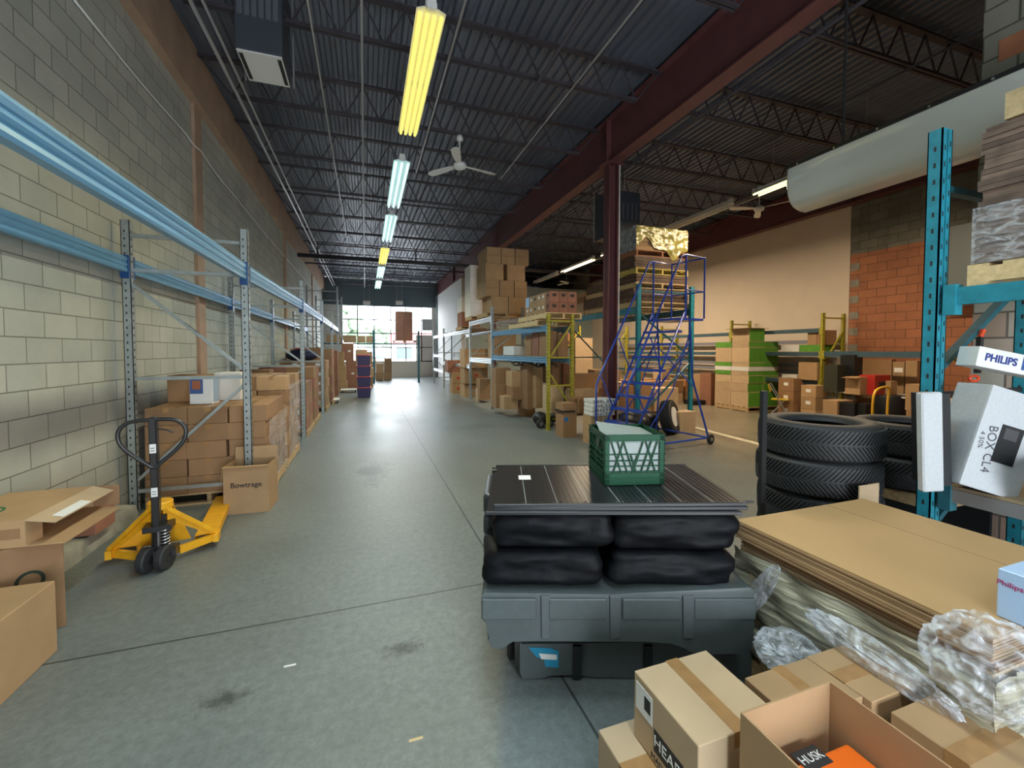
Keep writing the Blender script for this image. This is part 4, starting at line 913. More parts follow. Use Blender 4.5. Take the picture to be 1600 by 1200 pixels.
# coil of black hoses on the floor under the shelf
b = MB()
for k in range(7): b.tube([(3.95+0.28*math.cos(a)+0.04*k-0.1, 10.4+0.34*math.sin(a)-0.16*k, 1.36+0.05*math.sin(3*a+k)) for a in [2*PI*i/22 for i in range(22)]], 0.012, 6, closed=True)
tag(b.build('hose_coil', BLACKP, smooth=True), 'tangle of thin black hoses hanging below the lower blue shelf', 'hose')
# black wheeled case next to the yellow post
vc = thing('wheeled_case', 'black wheeled power washer lying beside the yellow post', 'power washer', FL(852, 669)+Vector((0.06, 0.12, 0)), 0.3)
b = MB(); bmesh.ops.create_uvsphere(b.bm, u_segments=16, v_segments=10, radius=1, matrix=Matrix.Translation((-0.08, 0.1, 0.19)) @ Matrix.Diagonal((0.17, 0.17, 0.15, 1))); b.box((-0.1, 0, 0.08), (0.35, 0.26, 0.2)); b.build('body', BLACKP, vc, smooth='auto')
for x in (-0.2, 0.06):
    b = MB(); b.lathe([(0.05, -0.03), (0.1, -0.025), (0.1, 0.025), (0.05, 0.03)], n=20, axis='Y', close=True); o = b.build('wheel', RUB, vc); o.location = (x, -0.06, 0.1)
    MB().cyl((x, -0.095, 0.1), (x, -0.02, 0.1), 0.052, 16).build('hub_cap', mat('grey_hub', (0.15, 0.16, 0.17), 0.4), vc)
MB().box((0.08, -0.02, 0.20), (0.5, 0.24, 0.25)).build('grey_cover', GPLAST, vc, bevel=0.01); MB().box((0.08, -0.03, 0.15), (0.5, -0.02, 0.18)).build('yellow_strip', YELF, vc)
# boxes at the foot of the red column
G5 = 'boxes round the foot of the red column'
c = FB(880, 901, 630, 690, 7.45, 0.35, 'old carton with blue round sticker near the yellow post', G5, CARDD)
o = MB().cyl((0, 0, 0), (0, -0.002, 0), 0.045, 16).build('blue_sticker', mat('sticker_blue', (0.02, 0.2, 0.6), 0.4), c); o.location = (-0.08, -0.175, 0.36)
MB().box((-0.18, -0.2, 0.5), (0.1, 0.16, 0.53)).build('dark_tape_lid', INK, c)
carton(3.93, 6.9, 0, 0.20, 0.3, 0.515, 'narrow carton standing before the red column', G5, CARD, bev=0)
carton(4.16, 6.9, 0, 0.22, 0.3, 0.515, 'carton standing under the white tube packs', G5, CARDG, bev=0)
FB(896, 940, 584, 608, 8.6, 0.4, 'wide dark cardboard sheet box behind the column foot', G5, CARDD)
FB(897, 934, 608, 622, 8.3, 0.4, 'long pale carton lying behind the red column foot', G5, CARDG)
FB(898, 912, 622, 650, 8.0, 0.4, 'brown box under the long pale carton', G5, CARDD)
FB(905, 950, 622, 646, 7.9, 0.4, 'dark box behind the white tube packs', G5, CARDD)
for k in range(4):
    for i in range(2):
        p = thing('tube_pack', f'white film wrapped tube pack before the red column, {TIERW(k, 4)} layer, {("left", "right")[i]}', 'tube pack', (3.96+0.245*i+random.uniform(-.02, .02), 6.88+random.uniform(-.012, .012), 0.517+0.076*k), random.uniform(-.05, .05), 'white tube packs')
        MB().box((-0.115, -0.16, 0), (0.115, 0.16, 0.074)).build('pack_body', WHITEC, p, bevel=0.02, seg=2, smooth='auto')
        for s in (-0.06, 0.0, 0.06): MB().cyl((s, -0.165, 0.037), (s, -0.155, 0.037), 0.022, 10).build('tube_end', CLOUD, p)
# support box below the tube packs


# ------------------------------------------------------------------ teal rack behind the ladder
TXF, TXR, TY_ = 5.44, 6.82, 7.63; TH = 2.62
frame(TXF, TXR, TY_, 3.1, TEAL, 'teal rack frame behind the blue ladder', hz=(0.3, 1.5, 2.95), dg=(((0, 0.25), (1, 1.45)), ((1, 1.55), (0, 2.5))), group='teal rack frames', w=0.1, bm=TEALD)
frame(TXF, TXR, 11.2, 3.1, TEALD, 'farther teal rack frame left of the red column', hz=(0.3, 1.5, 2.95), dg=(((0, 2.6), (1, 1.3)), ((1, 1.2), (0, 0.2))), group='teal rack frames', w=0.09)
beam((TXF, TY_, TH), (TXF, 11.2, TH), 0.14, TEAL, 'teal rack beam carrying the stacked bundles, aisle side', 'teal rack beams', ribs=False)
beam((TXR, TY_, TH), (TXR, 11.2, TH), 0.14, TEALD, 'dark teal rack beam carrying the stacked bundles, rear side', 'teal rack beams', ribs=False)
def bundle(x, y, z, sx, sy, h, n, label, m=CARDD, group='flattened cardboard bundles', rz=0.0, js=0.012, seed=1, name='cardboard_bundle', wrap=False):
    t = thing(name, label, 'cardboard bundle', (x, y, z), rz, group); rnd = random.Random(seed); dz = h/n
    for k in range(n):
        a, c_ = rnd.uniform(-js, js), rnd.uniform(-js, js)
        MB().box((-sx/2+a, -sy/2+c_, dz*k+0.0008), (sx/2+a, sy/2+c_, dz*(k+1)-0.0012)).build('cardboard_sheet', m, t)
    if wrap:
        MB().box((-sx/2-js-0.003, -sy/2-js-0.003, 0.01), (sx/2+js+0.003, sy/2+js+0.003, h*0.93)).build('stretch_wrap', WRAP, t)
    return t
XM = (TXF+TXR)/2; z = TH; DKB = mat('dark_bundle_board', (0.12, 0.075, 0.05), 0.7, noise=0.35, nscale=6, rnd=0.3)
for r, y in enumerate((8.25, 9.4, 10.5)):
    z = TH; nn = ('nearest', 'middle', 'farthest')[r]
    pallet(XM, y, z, 1.4, 1.05, f'pallet directly on the teal beams, {nn} pile', 'pallets on the teal rack', m=WOODY)
    z += 0.13
    if r == 2: continue
    bundle(XM-0.02, y, z, 1.4, 1.0, (0.28, 0.25, 0.2)[r], 7, f'dark flattened cardboard bundle, lowest in the {nn} teal rack pile', DKB, seed=r); z += (0.28, 0.25, 0.2)[r]
    if r == 2: continue
    pallet(XM, y, z, 1.36, 1.02, f'second pallet up, {nn} pile on the teal rack', 'pallets on the teal rack', m=WOODY); z += 0.13
    bundle(XM, y, z, 1.32, 1.0, (0.18, 0.2)[r], 5, f'dark flattened cardboard bundle, second up in the {nn} teal rack pile', DKB, seed=r+5); z += (0.18, 0.2)[r]
    if r == 1: continue
    pallet(XM, y, z, 1.36, 1.02, f'yellowish pallet third up, {nn} pile on the teal rack', 'pallets on the teal rack', m=mat('yellowish_wood', (0.6, 0.48, 0.13), 0.8, noise=0.2)); z += 0.13
    bundle(XM-0.05, y, z, 1.3, 1.0, 0.25, 6, f'dark flattened cardboard bundle below the film wrapped load', DKB, seed=9); z += 0.25
    pallet(XM, y, z, 1.34, 1.0, 'reddish pallet under the film wrapped load', 'pallets on the teal rack', m=mat('reddish_wood', (0.36, 0.16, 0.08), 0.8, noise=0.2)); z += 0.13
    c = bundle(XM-0.02, y, z, 1.28, 0.96, 0.44, 5, 'film wrapped load topping the teal rack pile', CARD, None, seed=3, name='wrapped_load')
    GOLDW = mat('glossy_gold_film', (0.42, 0.38, 0.10), 0.18, noise=0.5, nscale=9, bump=1.0, detail=8, spec=0.9); SILW = mat('glossy_silver_film', (0.30, 0.32, 0.34), 0.16, noise=0.5, nscale=9, bump=1.0, detail=8, spec=0.9)
    b = MB(); bm = b.bm; n_, k_ = 26, 10; rnd = random.Random(4)
    g = [[bm.verts.new((-0.67+1.34*i/n_, -0.515+rnd.uniform(-0.02, 0.02), 0.50-(0.47+0.22*math.exp(-((i-19)/2.6)**2)-0.25*math.exp(-((i-5)/3.0)**2))*j/k_ + (0 if j else 0.0))) for i in range(n_+1)] for j in range(k_+1)]
    for j in range(k_):
        for i in range(n_): bm.faces.new((g[j][i], g[j][i+1], g[j+1][i+1], g[j+1][i]))
    b.build('film_front', GOLDW, c, smooth=True)
    b = MB(); bm = b.bm
    g = [[bm.verts.new((-0.675+rnd.uniform(-0.02, 0.02), 0.52-1.04*i/n_, 0.50-0.5*j/k_)) for i in range(n_+1)] for j in range(k_+1)]
    for j in range(k_):
        for i in range(n_): bm.faces.new((g[j][i], g[j][i+1], g[j+1][i+1], g[j+1][i]))
    b.build('film_side', SILW, c, smooth=True)
# cartons farther along the teal rack, left of the column
G6 = 'cartons on the far end of the teal rack'
zq = TH+0.131
for (x_, y_, z_, w_, d_, h_, mm, lab) in ((5.62, 10.2, 0, 0.4, 0.4, 0.2, CARDG, 'pale carton at lower right'), (5.62, 10.62, 0, 0.4, 0.4, 0.2, CARDG, 'pale carton at lower left'), (5.62, 10.2, 0.201, 0.35, 0.38, 0.17, CARDD, 'dark carton in the middle'), (5.62, 10.62, 0.201, 0.35, 0.38, 0.17, CARD, 'brown carton in the middle'), (5.65, 10.25, 0.372, 0.4, 0.5, 0.12, CARD, 'flat carton on top'), (5.65, 10.85, 0, 0.35, 0.2, 0.42, CARDG, 'pale upright carton'), (6.1, 10.4, 0, 0.5, 0.8, 0.5, CARD, 'large carton at the rear')):
    carton(x_, y_, zq+z_, w_, d_, h_, f'{lab} on the teal rack, left of the red column', G6, mm, bev=0)
# big tyres, bags and boxes below the teal rack
def tyre(x, y, z, R, w, label, group, tread='wave', rz=0.0, tilt=None, ri=None):
    t = thing('tyre', label, 'tyre', (x, y, z+w/2), rz, group); h = w/2; ri = ri or R*0.60
    prof = [(ri, -h*0.62), (ri+0.012, -h*0.82), (ri+R*0.12, -h*0.98), (R*0.86, -h), (R*0.955, -h*0.86), (R*0.985, -h*0.70), (R*0.99, 0), (R*0.985, h*0.70), (R*0.955, h*0.86), (R*0.86, h), (ri+R*0.12, h*0.98), (ri+0.012, h*0.82), (ri, h*0.62), (ri+0.01, h*0.55), (R*0.9, h*0.6), (R*0.93, 0), (R*0.9, -h*0.6), (ri+0.01, -h*0.55)]
    MB().lathe(prof, n=64, close=True).build('casing', RUB, t, smooth='auto')
    b = MB(); n = 84
    for k in range(n):
        for s in (-1, 1):
            a = 2*PI*k/n; pts = []
            for q in range(4):
                f_ = q/3; aa = a+0.20*f_**1.0*1.0; zz = s*h*(0.06+0.72*f_); rr = R*(0.992-0.012*f_**3); pts.append((rr, aa, zz))
            for (r0, a0, z0_), (r1, a1, z1_) in zip(pts[:-1], pts[1:]):
                wv = 0.021; ro = 0.008
                vs = []
                for rr in (0, ro):
                    for (r_, a_, z_) in ((r0, a0, z0_), (r0, a0+wv*1.55, z0_), (r1, a1+wv*1.55, z1_), (r1, a1, z1_)):
                        vs.append(b.bm.verts.new(((r_+rr)*math.cos(a_), (r_+rr)*math.sin(a_), z_)))
                b.bm.faces.new(vs[4:8])
                for i0 in range(4): b.bm.faces.new((vs[i0], vs[(i0+1) % 4], vs[4+(i0+1) % 4], vs[4+i0]))
    b.build('tread', RUB, t)
    if tilt: t.rotation_euler = tilt; t.location.z = z
    return t
p = onY(1046, 650, 7.15)
ty = tyre(p.x, 7.15, 0.34, 0.34, 0.24, 'large black tyre leaning under the blue ladder', None, tilt=(math.radians(80), 0, math.radians(35)))
MB().cyl((0, 0, 0.09), (0, 0, 0.11), 0.20, 24).build('white_disc', WHITEC, ty)
FB(1062, 1087, 643, 690, 7.05, 0.25, 'light wooden box standing behind the ladder base', None, CARDG, name='wooden_box')
b = MB(); rnd = random.Random(5)
for k in range(5): bmesh.ops.create_uvsphere(b.bm, u_segments=14, v_segments=8, radius=1, matrix=Matrix.Translation((rnd.uniform(-0.3, 0.3), rnd.uniform(-0.15, 0.15), 0.22)) @ Matrix.Rotation(rnd.uniform(0, 3), 4, 'Z') @ Matrix.Diagonal((0.33, 0.24, 0.2, 1)))
bb = b.build('black_bag', BLACKP, smooth=True); p = onY(992, 640, 7.5); bb.location = (p.x, 7.5, 0.02); tag(bb, 'heap of black plastic bag behind the ladder steps', 'bag')

# ------------------------------------------------------------------ rolling ladder
cR, cF = 0.85, 0.527; cw = Vector((math.cos(YAW)*cR+math.sin(YAW)*cF, -math.sin(YAW)*cR+math.cos(YAW)*cF, 0)); la = math.atan2(-cw.x, cw.y)
LO = Vector((1.78*math.cos(YAW)+7.25*math.sin(YAW), -1.78*math.sin(YAW)+7.25*math.cos(YAW), 0))
lad = thing('rolling_ladder', 'blue rolling warehouse ladder with steps and hand rails', 'ladder', LO, la)
wd = 0.36; n = 10; rise = 0.229; run = 0.14; y0 = 0.0
def step_y(k): return y0+run*k
for s, nm in ((-1, 'left'), (1, 'right')):
    MB().tube([(s*wd, -0.05, 0.10), (s*wd, step_y(n-1)+0.05, rise*n+0.10)], 0.018, 8).build('stringer', DBLUE, lad, smooth=True)
    # hand rail: vertical lower end, slope, then up beside the platform
    hr = [(s*wd, -0.12, 0.10), (s*wd, -0.12, 1.08), (s*wd, -0.08, 1.18), (s*wd, step_y(n-1)-0.05, rise*n+1.08), (s*wd, step_y(n-1)+0.08, rise*n+1.12)]
    MB().tube(hr, 0.017, 8).build('hand_rail', DBLUE, lad, smooth=True)
    for k in (2, 5):
        MB().tube([(s*wd, step_y(k), rise*(k+1)), (s*wd, step_y(k)-0.28, rise*(k+1)+0.55)], 0.012, 6).build('rail_strut', DBLUE, lad)
    yp = step_y(n-1)
    MB().tube([(s*wd, yp+0.08, rise*n), (s*wd, yp+0.08, rise*n+1.12)], 0.017, 8).build('platform_post', DBLUE, lad)
    MB().tube([(s*wd, yp+0.62, rise*n), (s*wd, yp+0.62, rise*n+1.12), (s*wd, yp+0.08, rise*n+1.12)], 0.016, 8).build('guard_rail', DBLUE, lad)
    MB().tube([(s*wd, yp+0.08, rise*n+0.5), (s*wd, yp+0.62, rise*n+0.5)], 0.013, 6).build('mid_rail', DBLUE, lad)
    # rear leg with outrigger
    MB().tube([(s*wd, yp+0.20, rise*n), (s*wd, yp+0.30, 1.2), (s*(wd+0.22), yp+0.48, 0.12)], 0.018, 8).build('rear_leg', DBLUE, lad)
    MB().tube([(s*wd, -0.05, 0.10), (s*(wd+0.22), yp+0.48, 0.12)], 0.018, 8).build('base_rail', DBLUE, lad)
    MB().tube([(s*wd, yp+0.25, 1.9), (s*wd, step_y(2), rise*3)], 0.012, 6).build('diagonal_brace', DBLUE, lad)
    MB().tube([(s*wd, yp+0.24, 2.1), (s*wd, step_y(4)+0.45, 1.0), (s*wd, step_y(1)+0.05, 0.12)], 0.012, 6).build('diagonal_brace', DBLUE, lad)
    w_ = MB().lathe([(0.03, -0.018), (0.085, -0.02), (0.095, -0.01), (0.095, 0.01), (0.085, 0.02), (0.03, 0.018)], n=24, axis='X', close=True).build('wheel', RUB, lad, smooth='auto'); w_.location = (s*(wd+0.25), yp+0.50, 0.095)
    MB().cyl((-0.03, 0, 0), (0.03, 0, 0), 0.035, 14).build('hub', GALV, w_)
    MB().tube([(-s*wd, yp+0.26, 1.75), (s*wd, yp+0.31, 1.05)], 0.012, 6).build('cross_brace', DBLUE, lad)
MB().tube([(-wd, yp+0.62, rise*n+1.12), (wd, yp+0.62, rise*n+1.12)], 0.016, 8).build('guard_rail', DBLUE, lad)
MB().tube([(-wd, yp+0.62, rise*n+0.5), (wd, yp+0.62, rise*n+0.5)], 0.013, 8).build('guard_rail', DBLUE, lad)
MB().tube([(-wd-0.22, yp+0.48, 0.12), (wd+0.22, yp+0.48, 0.12)], 0.016, 8).build('rear_axle_bar', DBLUE, lad)
for k in range(n):
    b = MB(); z_ = rise*(k+1); dd = 0.18 if k < n-1 else 0.66
    b.box((-wd, step_y(k)-0.06, z_-0.04), (wd, step_y(k)-0.06+dd, z_)); b.build('step' if k < n-1 else 'platform', DBLUE, lad)
# ------------------------------------------------------------------ foreground, middle: grey plastic units with black bundles
Fh = Vector((math.sin(YAW), math.cos(YAW), 0)); Rh = Vector((math.cos(YAW), -math.sin(YAW), 0))
def PC(u, v, zc):
    """point at horizontal distance zc in front of the viewer -> (across, height)"""
    d = ray(u, v); t = zc/d.dot(Fh); return (d.dot(Rh)*t, EYE+d.z*t)
def T(xc, zc, z=0.0): p = Rh*xc+Fh*zc; return Vector((p.x, p.y, z))
def prof(pts, zc): return [PC(u, v, zc) for u, v in pts]
OR = T(0, 2.0)   # local origin: x across, y away from the viewer
z0 = 1.98
up = thing('moulded_plastic_unit', 'upper grey moulded plastic unit carrying the black bundles', 'plastic unit', OR, -YAW, 'grey moulded plastic units')
pr = prof([(752, 932), (752, 968), (762, 972), (762, 1000), (768, 1012), (782, 1016), (793, 1010), (800, 1000), (840, 1002), (1010, 1003), (1050, 1003), (1075, 1018), (1095, 1024), (1160, 1022), (1178, 1012), (1180, 925), (1172, 918), (962, 929), (757, 926)], z0)
MB().prism(pr, -0.02, 0.72).build('body', GPLAST, up, bevel=0.008, seg=2, smooth='auto')
for ua, ub in ((753, 838), (857, 948), (972, 1062), (1083, 1179)):
    q = prof([(ua, 934), (ua, 966), (ub, 966), (ub, 934)], z0); MB().prism(q, -0.034, -0.019).build('lip_segment', GPLAST, up, bevel=0.005)
for ua, ub in ((845, 860), (952, 970), (1066, 1084)):
    q = prof([(ua, 930), (ua+1, 996), (ub-1, 996), (ub, 930)], z0); MB().prism(q, -0.03, -0.019).build('strap_rib', mat('grey_plastic_dark', (0.09, 0.105, 0.11), 0.5), up, bevel=0.003)
lo = thing('moulded_plastic_unit', 'lower grey moulded plastic unit with blue sticker, on the floor', 'plastic unit', OR, -YAW, 'grey moulded plastic units')
pr = prof([(812, 1004), (812, 1052), (816, 1066), (850, 1064), (858, 1054), (890, 1052), (912, 1056), (925, 1060), (1010, 1062), (1100, 1075), (1180, 1075), (1218, 1062), (1226, 1040), (1224, 1015), (1185, 975), (1178, 1004)], 2.14)
pr = [(x_, max(z_, 0.004)) for x_, z_ in pr]
MB().prism(pr, 0.14, 0.78).build('body', GPLAST, lo, bevel=0.008, seg=2, smooth='auto')
q = prof([(826, 1011), (838, 1026), (850, 1030), (852, 1041), (873, 1043), (873, 1017), (860, 1012)], 2.14); MB().prism(q, 0.137, 0.139).build('blue_sticker', mat('cyan_sticker', (0.02, 0.27, 0.45), 0.4), lo)
q = prof([(842, 1020), (870, 1022), (870, 1030), (846, 1029)], 2.14); MB().prism(q, 0.135, 0.137).build('sticker_print', LABEL, lo)
for ua, ub in ((895, 908), (1005, 1018)):
    q = prof([(ua, 1006), (ua, 1056), (ub, 1057), (ub, 1006)], 2.14); MB().prism([(x_, max(z_, 0.005)) for x_, z_ in q], 0.12, 0.139).build('leg_post', BLACKP, lo)
x_, z_ = PC(798, 1004, 2.1); tag(MB().box((-0.015, -0.02, 0), (0.015, 0.02, z_)).build('support_post', BLACKP, loc=T(x_, 2.3)), 'short black post under the left end of the upper grey unit', 'post')
# black bundles
def bundle_bag(x0, x1, y0, y1, z0_, z1_, label, seed):
    import mathutils
    b = MB(); bm = b.bm; cx, cy, cz = (x0+x1)/2, (y0+y1)/2, (z0_+z1_)/2; hx, hy, hz = (x1-x0)/2, (y1-y0)/2, (z1_-z0_)/2
    bmesh.ops.create_cube(bm, size=2.0); bmesh.ops.subdivide_edges(bm, edges=bm.edges[:], cuts=17, use_grid_fill=True); r = 0.045
    for v in bm.verts:
        p = Vector((v.co.x*hx, v.co.y*hy, v.co.z*hz)); q = Vector((max(-hx+r, min(hx-r, p.x)), max(-hy+r, min(hy-r, p.y)), max(-hz+r, min(hz-r, p.z)))); d = p-q
        if d.length > 1e-6: p = q+d.normalized()*r
        n_ = mathutils.noise.noise(Vector((p.x*4+seed*7, p.y*4, p.z*13)))*0.022+mathutils.noise.noise(Vector((p.x*15, p.z*32, seed*3)))*0.007
        bulge = 0.012*(1-(p.z/hz)**2)
        p.x += (1 if p.x > 0 else -1)*(abs(p.x)/hx)**3*(n_+bulge); p.y += (1 if p.y > 0 else -1)*(abs(p.y)/hy)**3*(n_+bulge)
        v.co = p+Vector((cx, cy, cz))
    o = b.build('black_bundle', mat('black_vinyl_cover', (0.004, 0.0045, 0.006), 0.55, noise=0.5, nscale=9, bump=0.3, spec=0.15), smooth=True, loc=OR); o.rotation_euler = (0, 0, -YAW)
    return tag(o, label, 'bundle', 'black vinyl bundles')
xl0, zt1 = PC(757, 868, 2.0); xl1 = PC(940, 900, 2.0)[0]; xr0 = PC(958, 900, 2.0)[0]; xr1 = PC(1150, 900, 2.0)[0]; zb = PC(900, 922, 2.0)[1]; zt = PC(900, 802, 2.03)[1]
zm = (zb+zt)/2
bundle_bag(xl0, xl1, 0.02, 0.62, zb-0.004, zm-0.004, 'black vinyl bundle, lower left of the four', 1)
bundle_bag(xr0, xr1, 0.02, 0.62, zb-0.004, zm-0.012, 'black vinyl bundle, lower right, scuffed with white scratches', 2)
ux0 = PC(773, 840, 2.03)[0]; ux1 = PC(956, 840, 2.03)[0]; vx0 = PC(962, 840, 2.03)[0]; vx1 = PC(1152, 840, 2.03)[0]
bundle_bag(ux0, ux1, 0.03, 0.60, zm, zt, 'black vinyl bundle, upper left of the four', 3)
bundle_bag(vx0, vx1, 0.03, 0.60, zm-0.008, zt, 'black vinyl bundle, upper right of the four', 4)
for k in range(3):
    b = MB(); b.box((-0.16, 0.25, zb+0.0+0.12*k), (-0.02-0.0, 0.66, zb+0.11+0.12*k)); o = b.build('folded_cover', mat('grey_black_vinyl', (0.03, 0.033, 0.04), 0.35, spec=0.7), loc=OR, bevel=0.03, seg=3, smooth=True); o.rotation_euler = (0, 0, -YAW)
    o.location = OR+Rh*(-0.0)+Fh*0.08; tag(o, f'folded dark cover peeping out left of the black bundles, {TIERW(k, 3)}', 'cover', 'folded dark covers')
# panels
PM = mat('black_ribbed_panel', (0.012, 0.013, 0.016), 0.3, noise=0.25, nscale=30, spec=0.6, stretch=(8, 0.4, 1))
zp = zt+0.004; xa, xb = PC(773, 800, 2.02)[0], PC(1168, 800, 2.02)[0]
for k, (dx, dy, zz) in enumerate(((-0.04, -0.01, zp), (0.0, 0.0, zp+0.016), (0.0, 0.0, zp+0.032))):
    pn = thing('slatted_panel', ('black slatted panel, bottom of the three under the crate', 'black slatted panel, middle of the three under the crate', 'black slatted panel on top, with white label and rivets')[k], 'panel', OR+Rh*dx+Fh*dy, -YAW+math.radians(0.6*k), 'black slatted panels')
    n = 8; w_ = (xb-xa)/n; b = MB()
    for i in range(n):
        b.box((xa+w_*i+0.0015, 0.02, zz), (xa+w_*(i+1)-0.0015, 0.70, zz+0.012))
        if k == 2:
            for r in range(5): b.box((xa+w_*(i+0.16+0.17*r)-0.002, 0.03, zz+0.012), (xa+w_*(i+0.16+0.17*r)+0.002, 0.69, zz+0.0145))
    b.build('slats', PM, pn)
    if k == 2:
        for i in range(1, n): MB().box((xa+w_*i-0.002, 0.025, zz+0.010), (xa+w_*i+0.002, 0.695, zz+0.0135)).build('seam_strip', GALV, pn)
    b = MB(); b.box((xa-0.004, 0.008, zz-0.002), (xb+0.004, 0.022, zz+0.016)); b.build('front_rail', BLACK, pn, bevel=0.003)
    b = MB(); b.box((xa-0.004, 0.696, zz-0.002), (xb+0.004, 0.71, zz+0.016)); b.build('rear_rail', BLACK, pn)
    if k == 2:
        for i in range(n+1):
            for yy in (0.035, 0.685):
                for s in (-0.016, 0.016):
                    if 0 < i < n: MB().cyl((xa+w_*i+s, yy, zz+0.012), (xa+w_*i+s, yy, zz+0.0165), 0.004, 8).build('rivet', CHROME, pn)
        MB().box((xa+0.13, 0.40, zz+0.0145), (xa+0.20, 0.48, zz+0.0155)).build('paper_label', LABEL, pn)
        MB().cyl((xb, 0.05, zz+0.004), (xb+0.06, 0.05, zz+0.004), 0.006, 8).build('corner_pin', BLACK, pn)
        MB().cyl((xa-0.03, 0.68, zz+0.004), (xa, 0.68, zz+0.004), 0.006, 8).build('corner_pin', BLACK, pn)
# milk crate
zc_ = zp+0.032+0.0165; cb = T(0.658, 2.47, zc_)
ck = thing('milk_crate', 'green plastic milk crate on the black panels', 'crate', cb, -YAW+math.radians(4))
w = 0.168; hC = 0.275
def side(axis, s):
    def bx(b, a0, a1, z0_, z1_, th=0.006, off=0.0):
        y0_, y1_ = sorted((s*(w-off), s*(w-th-off)))
        if axis == 'y': b.box((a0, y0_, z0_), (a1, y1_, z1_))
        else: b.box((y0_, a0, z0_), (y1_, a1, z1_))
    b = MB()
    bx(b, -w, w, 0, 0.065); bx(b, -w, w, hC-0.035, hC); bx(b, -w, -w+0.028, 0, hC); bx(b, w-0.028, w, 0, hC)
    for z_ in (0.035, 0.07, 0.10, 0.13, 0.165, hC-0.035, hC-0.004): bx(b, -w-0.004, w+0.004, z_, z_+0.004, 0.012, -0.004)
    def dl(a0, z0_, a1, z1_):
        if axis == 'y': b.bar((a0, s*(w-0.004), z0_), (a1, s*(w-0.004), z1_), 0.006, 0.006)
        else: b.bar((s*(w-0.004), a0, z0_), (s*(w-0.004), a1, z1_), 0.006, 0.006)
    for a in (-0.13, -0.095, -0.062, 0.062): dl(a, hC-0.035, a+0.058, 0.065)
    for a in (0.13, 0.095, 0.05, -0.06): dl(a, hC-0.035, a-0.058, 0.065)
    for a in (-0.02, 0.02): dl(a, 0.165, a+(0.03 if a < 0 else -0.03), 0.07)
    b.build('side_wall', BGREEN, ck)
for s in (-1, 1): side('y', s); side('x', s)
MB().box((-w+0.006, -w+0.006, 0), (w-0.006, w-0.006, 0.006)).build('floor_grid', BGREEN, ck)
pf = thing('plastic_tray', 'cloudy white plastic tray filling the green crate', 'tray', cb+Vector((0, 0, 0.012)), -YAW+math.radians(4))
b = MB(); b.box((-0.155, -0.155, 0), (0.155, 0.155, 0.225)); b.build('tray_body', CLOUD, pf, bevel=0.008)
b = MB(); b.slab([(-0.158, -0.10, 0.228), (0.157, -0.10, 0.236), (0.150, 0.150, 0.245), (-0.13, 0.155, 0.285)], 0.004); b.build('loose_lid', CLOUD, pf)
# ------------------------------------------------------------------ foreground right: flattened cardboard on a pallet
HT = 0.80
A, B_, C_ = FL(1150, 812, HT), FL(1345, 778, HT), FL(1490, 990, HT)
X0, X1, Y1, Y0 = A.x, B_.x, A.y, C_.y-0.05
pallet((X0+X1)/2+0.01, (Y0+Y1)/2, 0, X1-X0, Y1-Y0-0.02, 'wooden pallet under the big flattened cardboard pile, foreground', 'wooden pallets')
t = bundle((X0+X1)/2+0.01, (Y0+Y1)/2, 0.13, X1-X0-0.02, Y1-Y0-0.02, 0.54, 18, 'film wrapped lower pile of flattened cardboard, foreground right', CARDG, None, js=0.012, seed=11, name='wrapped_cardboard_pile')
GS = mat('glossy_clear_film_over_board', (0.40, 0.37, 0.27), 0.18, noise=0.7, nscale=5, bump=1.0, detail=9, spec=1.0, stretch=(0.7, 0.7, 9))
b = MB(); bm = b.bm; n_, k_ = 40, 12; rnd = random.Random(8); sx, sy = (X1-X0)/2+0.012, (Y1-Y0)/2+0.012
g = [[bm.verts.new((-sx+rnd.uniform(-0.006, 0.006)+0.012*math.sin(i*0.5+j*1.3), sy-2*sy*i/n_, 0.02+0.51*j/k_)) for i in range(n_+1)] for j in range(k_+1)]
for j in range(k_):
    for i in range(n_): bm.faces.new((g[j][i], g[j][i+1], g[j+1][i+1], g[j+1][i]))
b.build('film_side', GS, t, smooth=True)
b = MB(); bm = b.bm
g = [[bm.verts.new((-sx+2*sx*i/n_, -sy+rnd.uniform(-0.006, 0.006), 0.02+0.51*j/k_)) for i in range(n_+1)] for j in range(k_+1)]
for j in range(k_):
    for i in range(n_): bm.faces.new((g[j][i], g[j][i+1], g[j+1][i+1], g[j+1][i]))
b.build('film_side', GS, t, smooth=True)
bundle((X0+X1)/2+0.02, (Y0+Y1)/2, 0.67, X1-X0-0.03, Y1-Y0-0.01, 0.04, 4, 'thin middle layers of the flattened cardboard pile, inset', CARDD, None, js=0.008, seed=12)
ts = bundle((X0+X1)/2, (Y0+Y1)/2, 0.71, X1-X0, Y1-Y0, HT-0.71-0.006, 9, 'top sheets of the flattened cardboard pile, brown edges showing', CARD, None, js=0.004, seed=13)
tp = MB().box((-(X1-X0)/2, -(Y1-Y0)/2, HT-0.71-0.0055), ((X1-X0)/2, (Y1-Y0)/2, HT-0.71)).build('top_sheet', mat('top_sheet_board', (0.46, 0.285, 0.125), 0.7, noise=0.05, nscale=3), ts)
MB().box((0.18, -(Y1-Y0)/2, HT-0.71), (0.184, (Y1-Y0)/2, HT-0.71+0.0006)).build('crease_line', CARDD, ts)
tag(MB().box((X1+0.02, Y1+0.03, 0), (X1+0.20, Y1+0.038, 0.865)).build('cardboard_sheet', CARDG), 'small cardboard sheet standing behind the flat pile before the tyres', 'cardboard sheet')
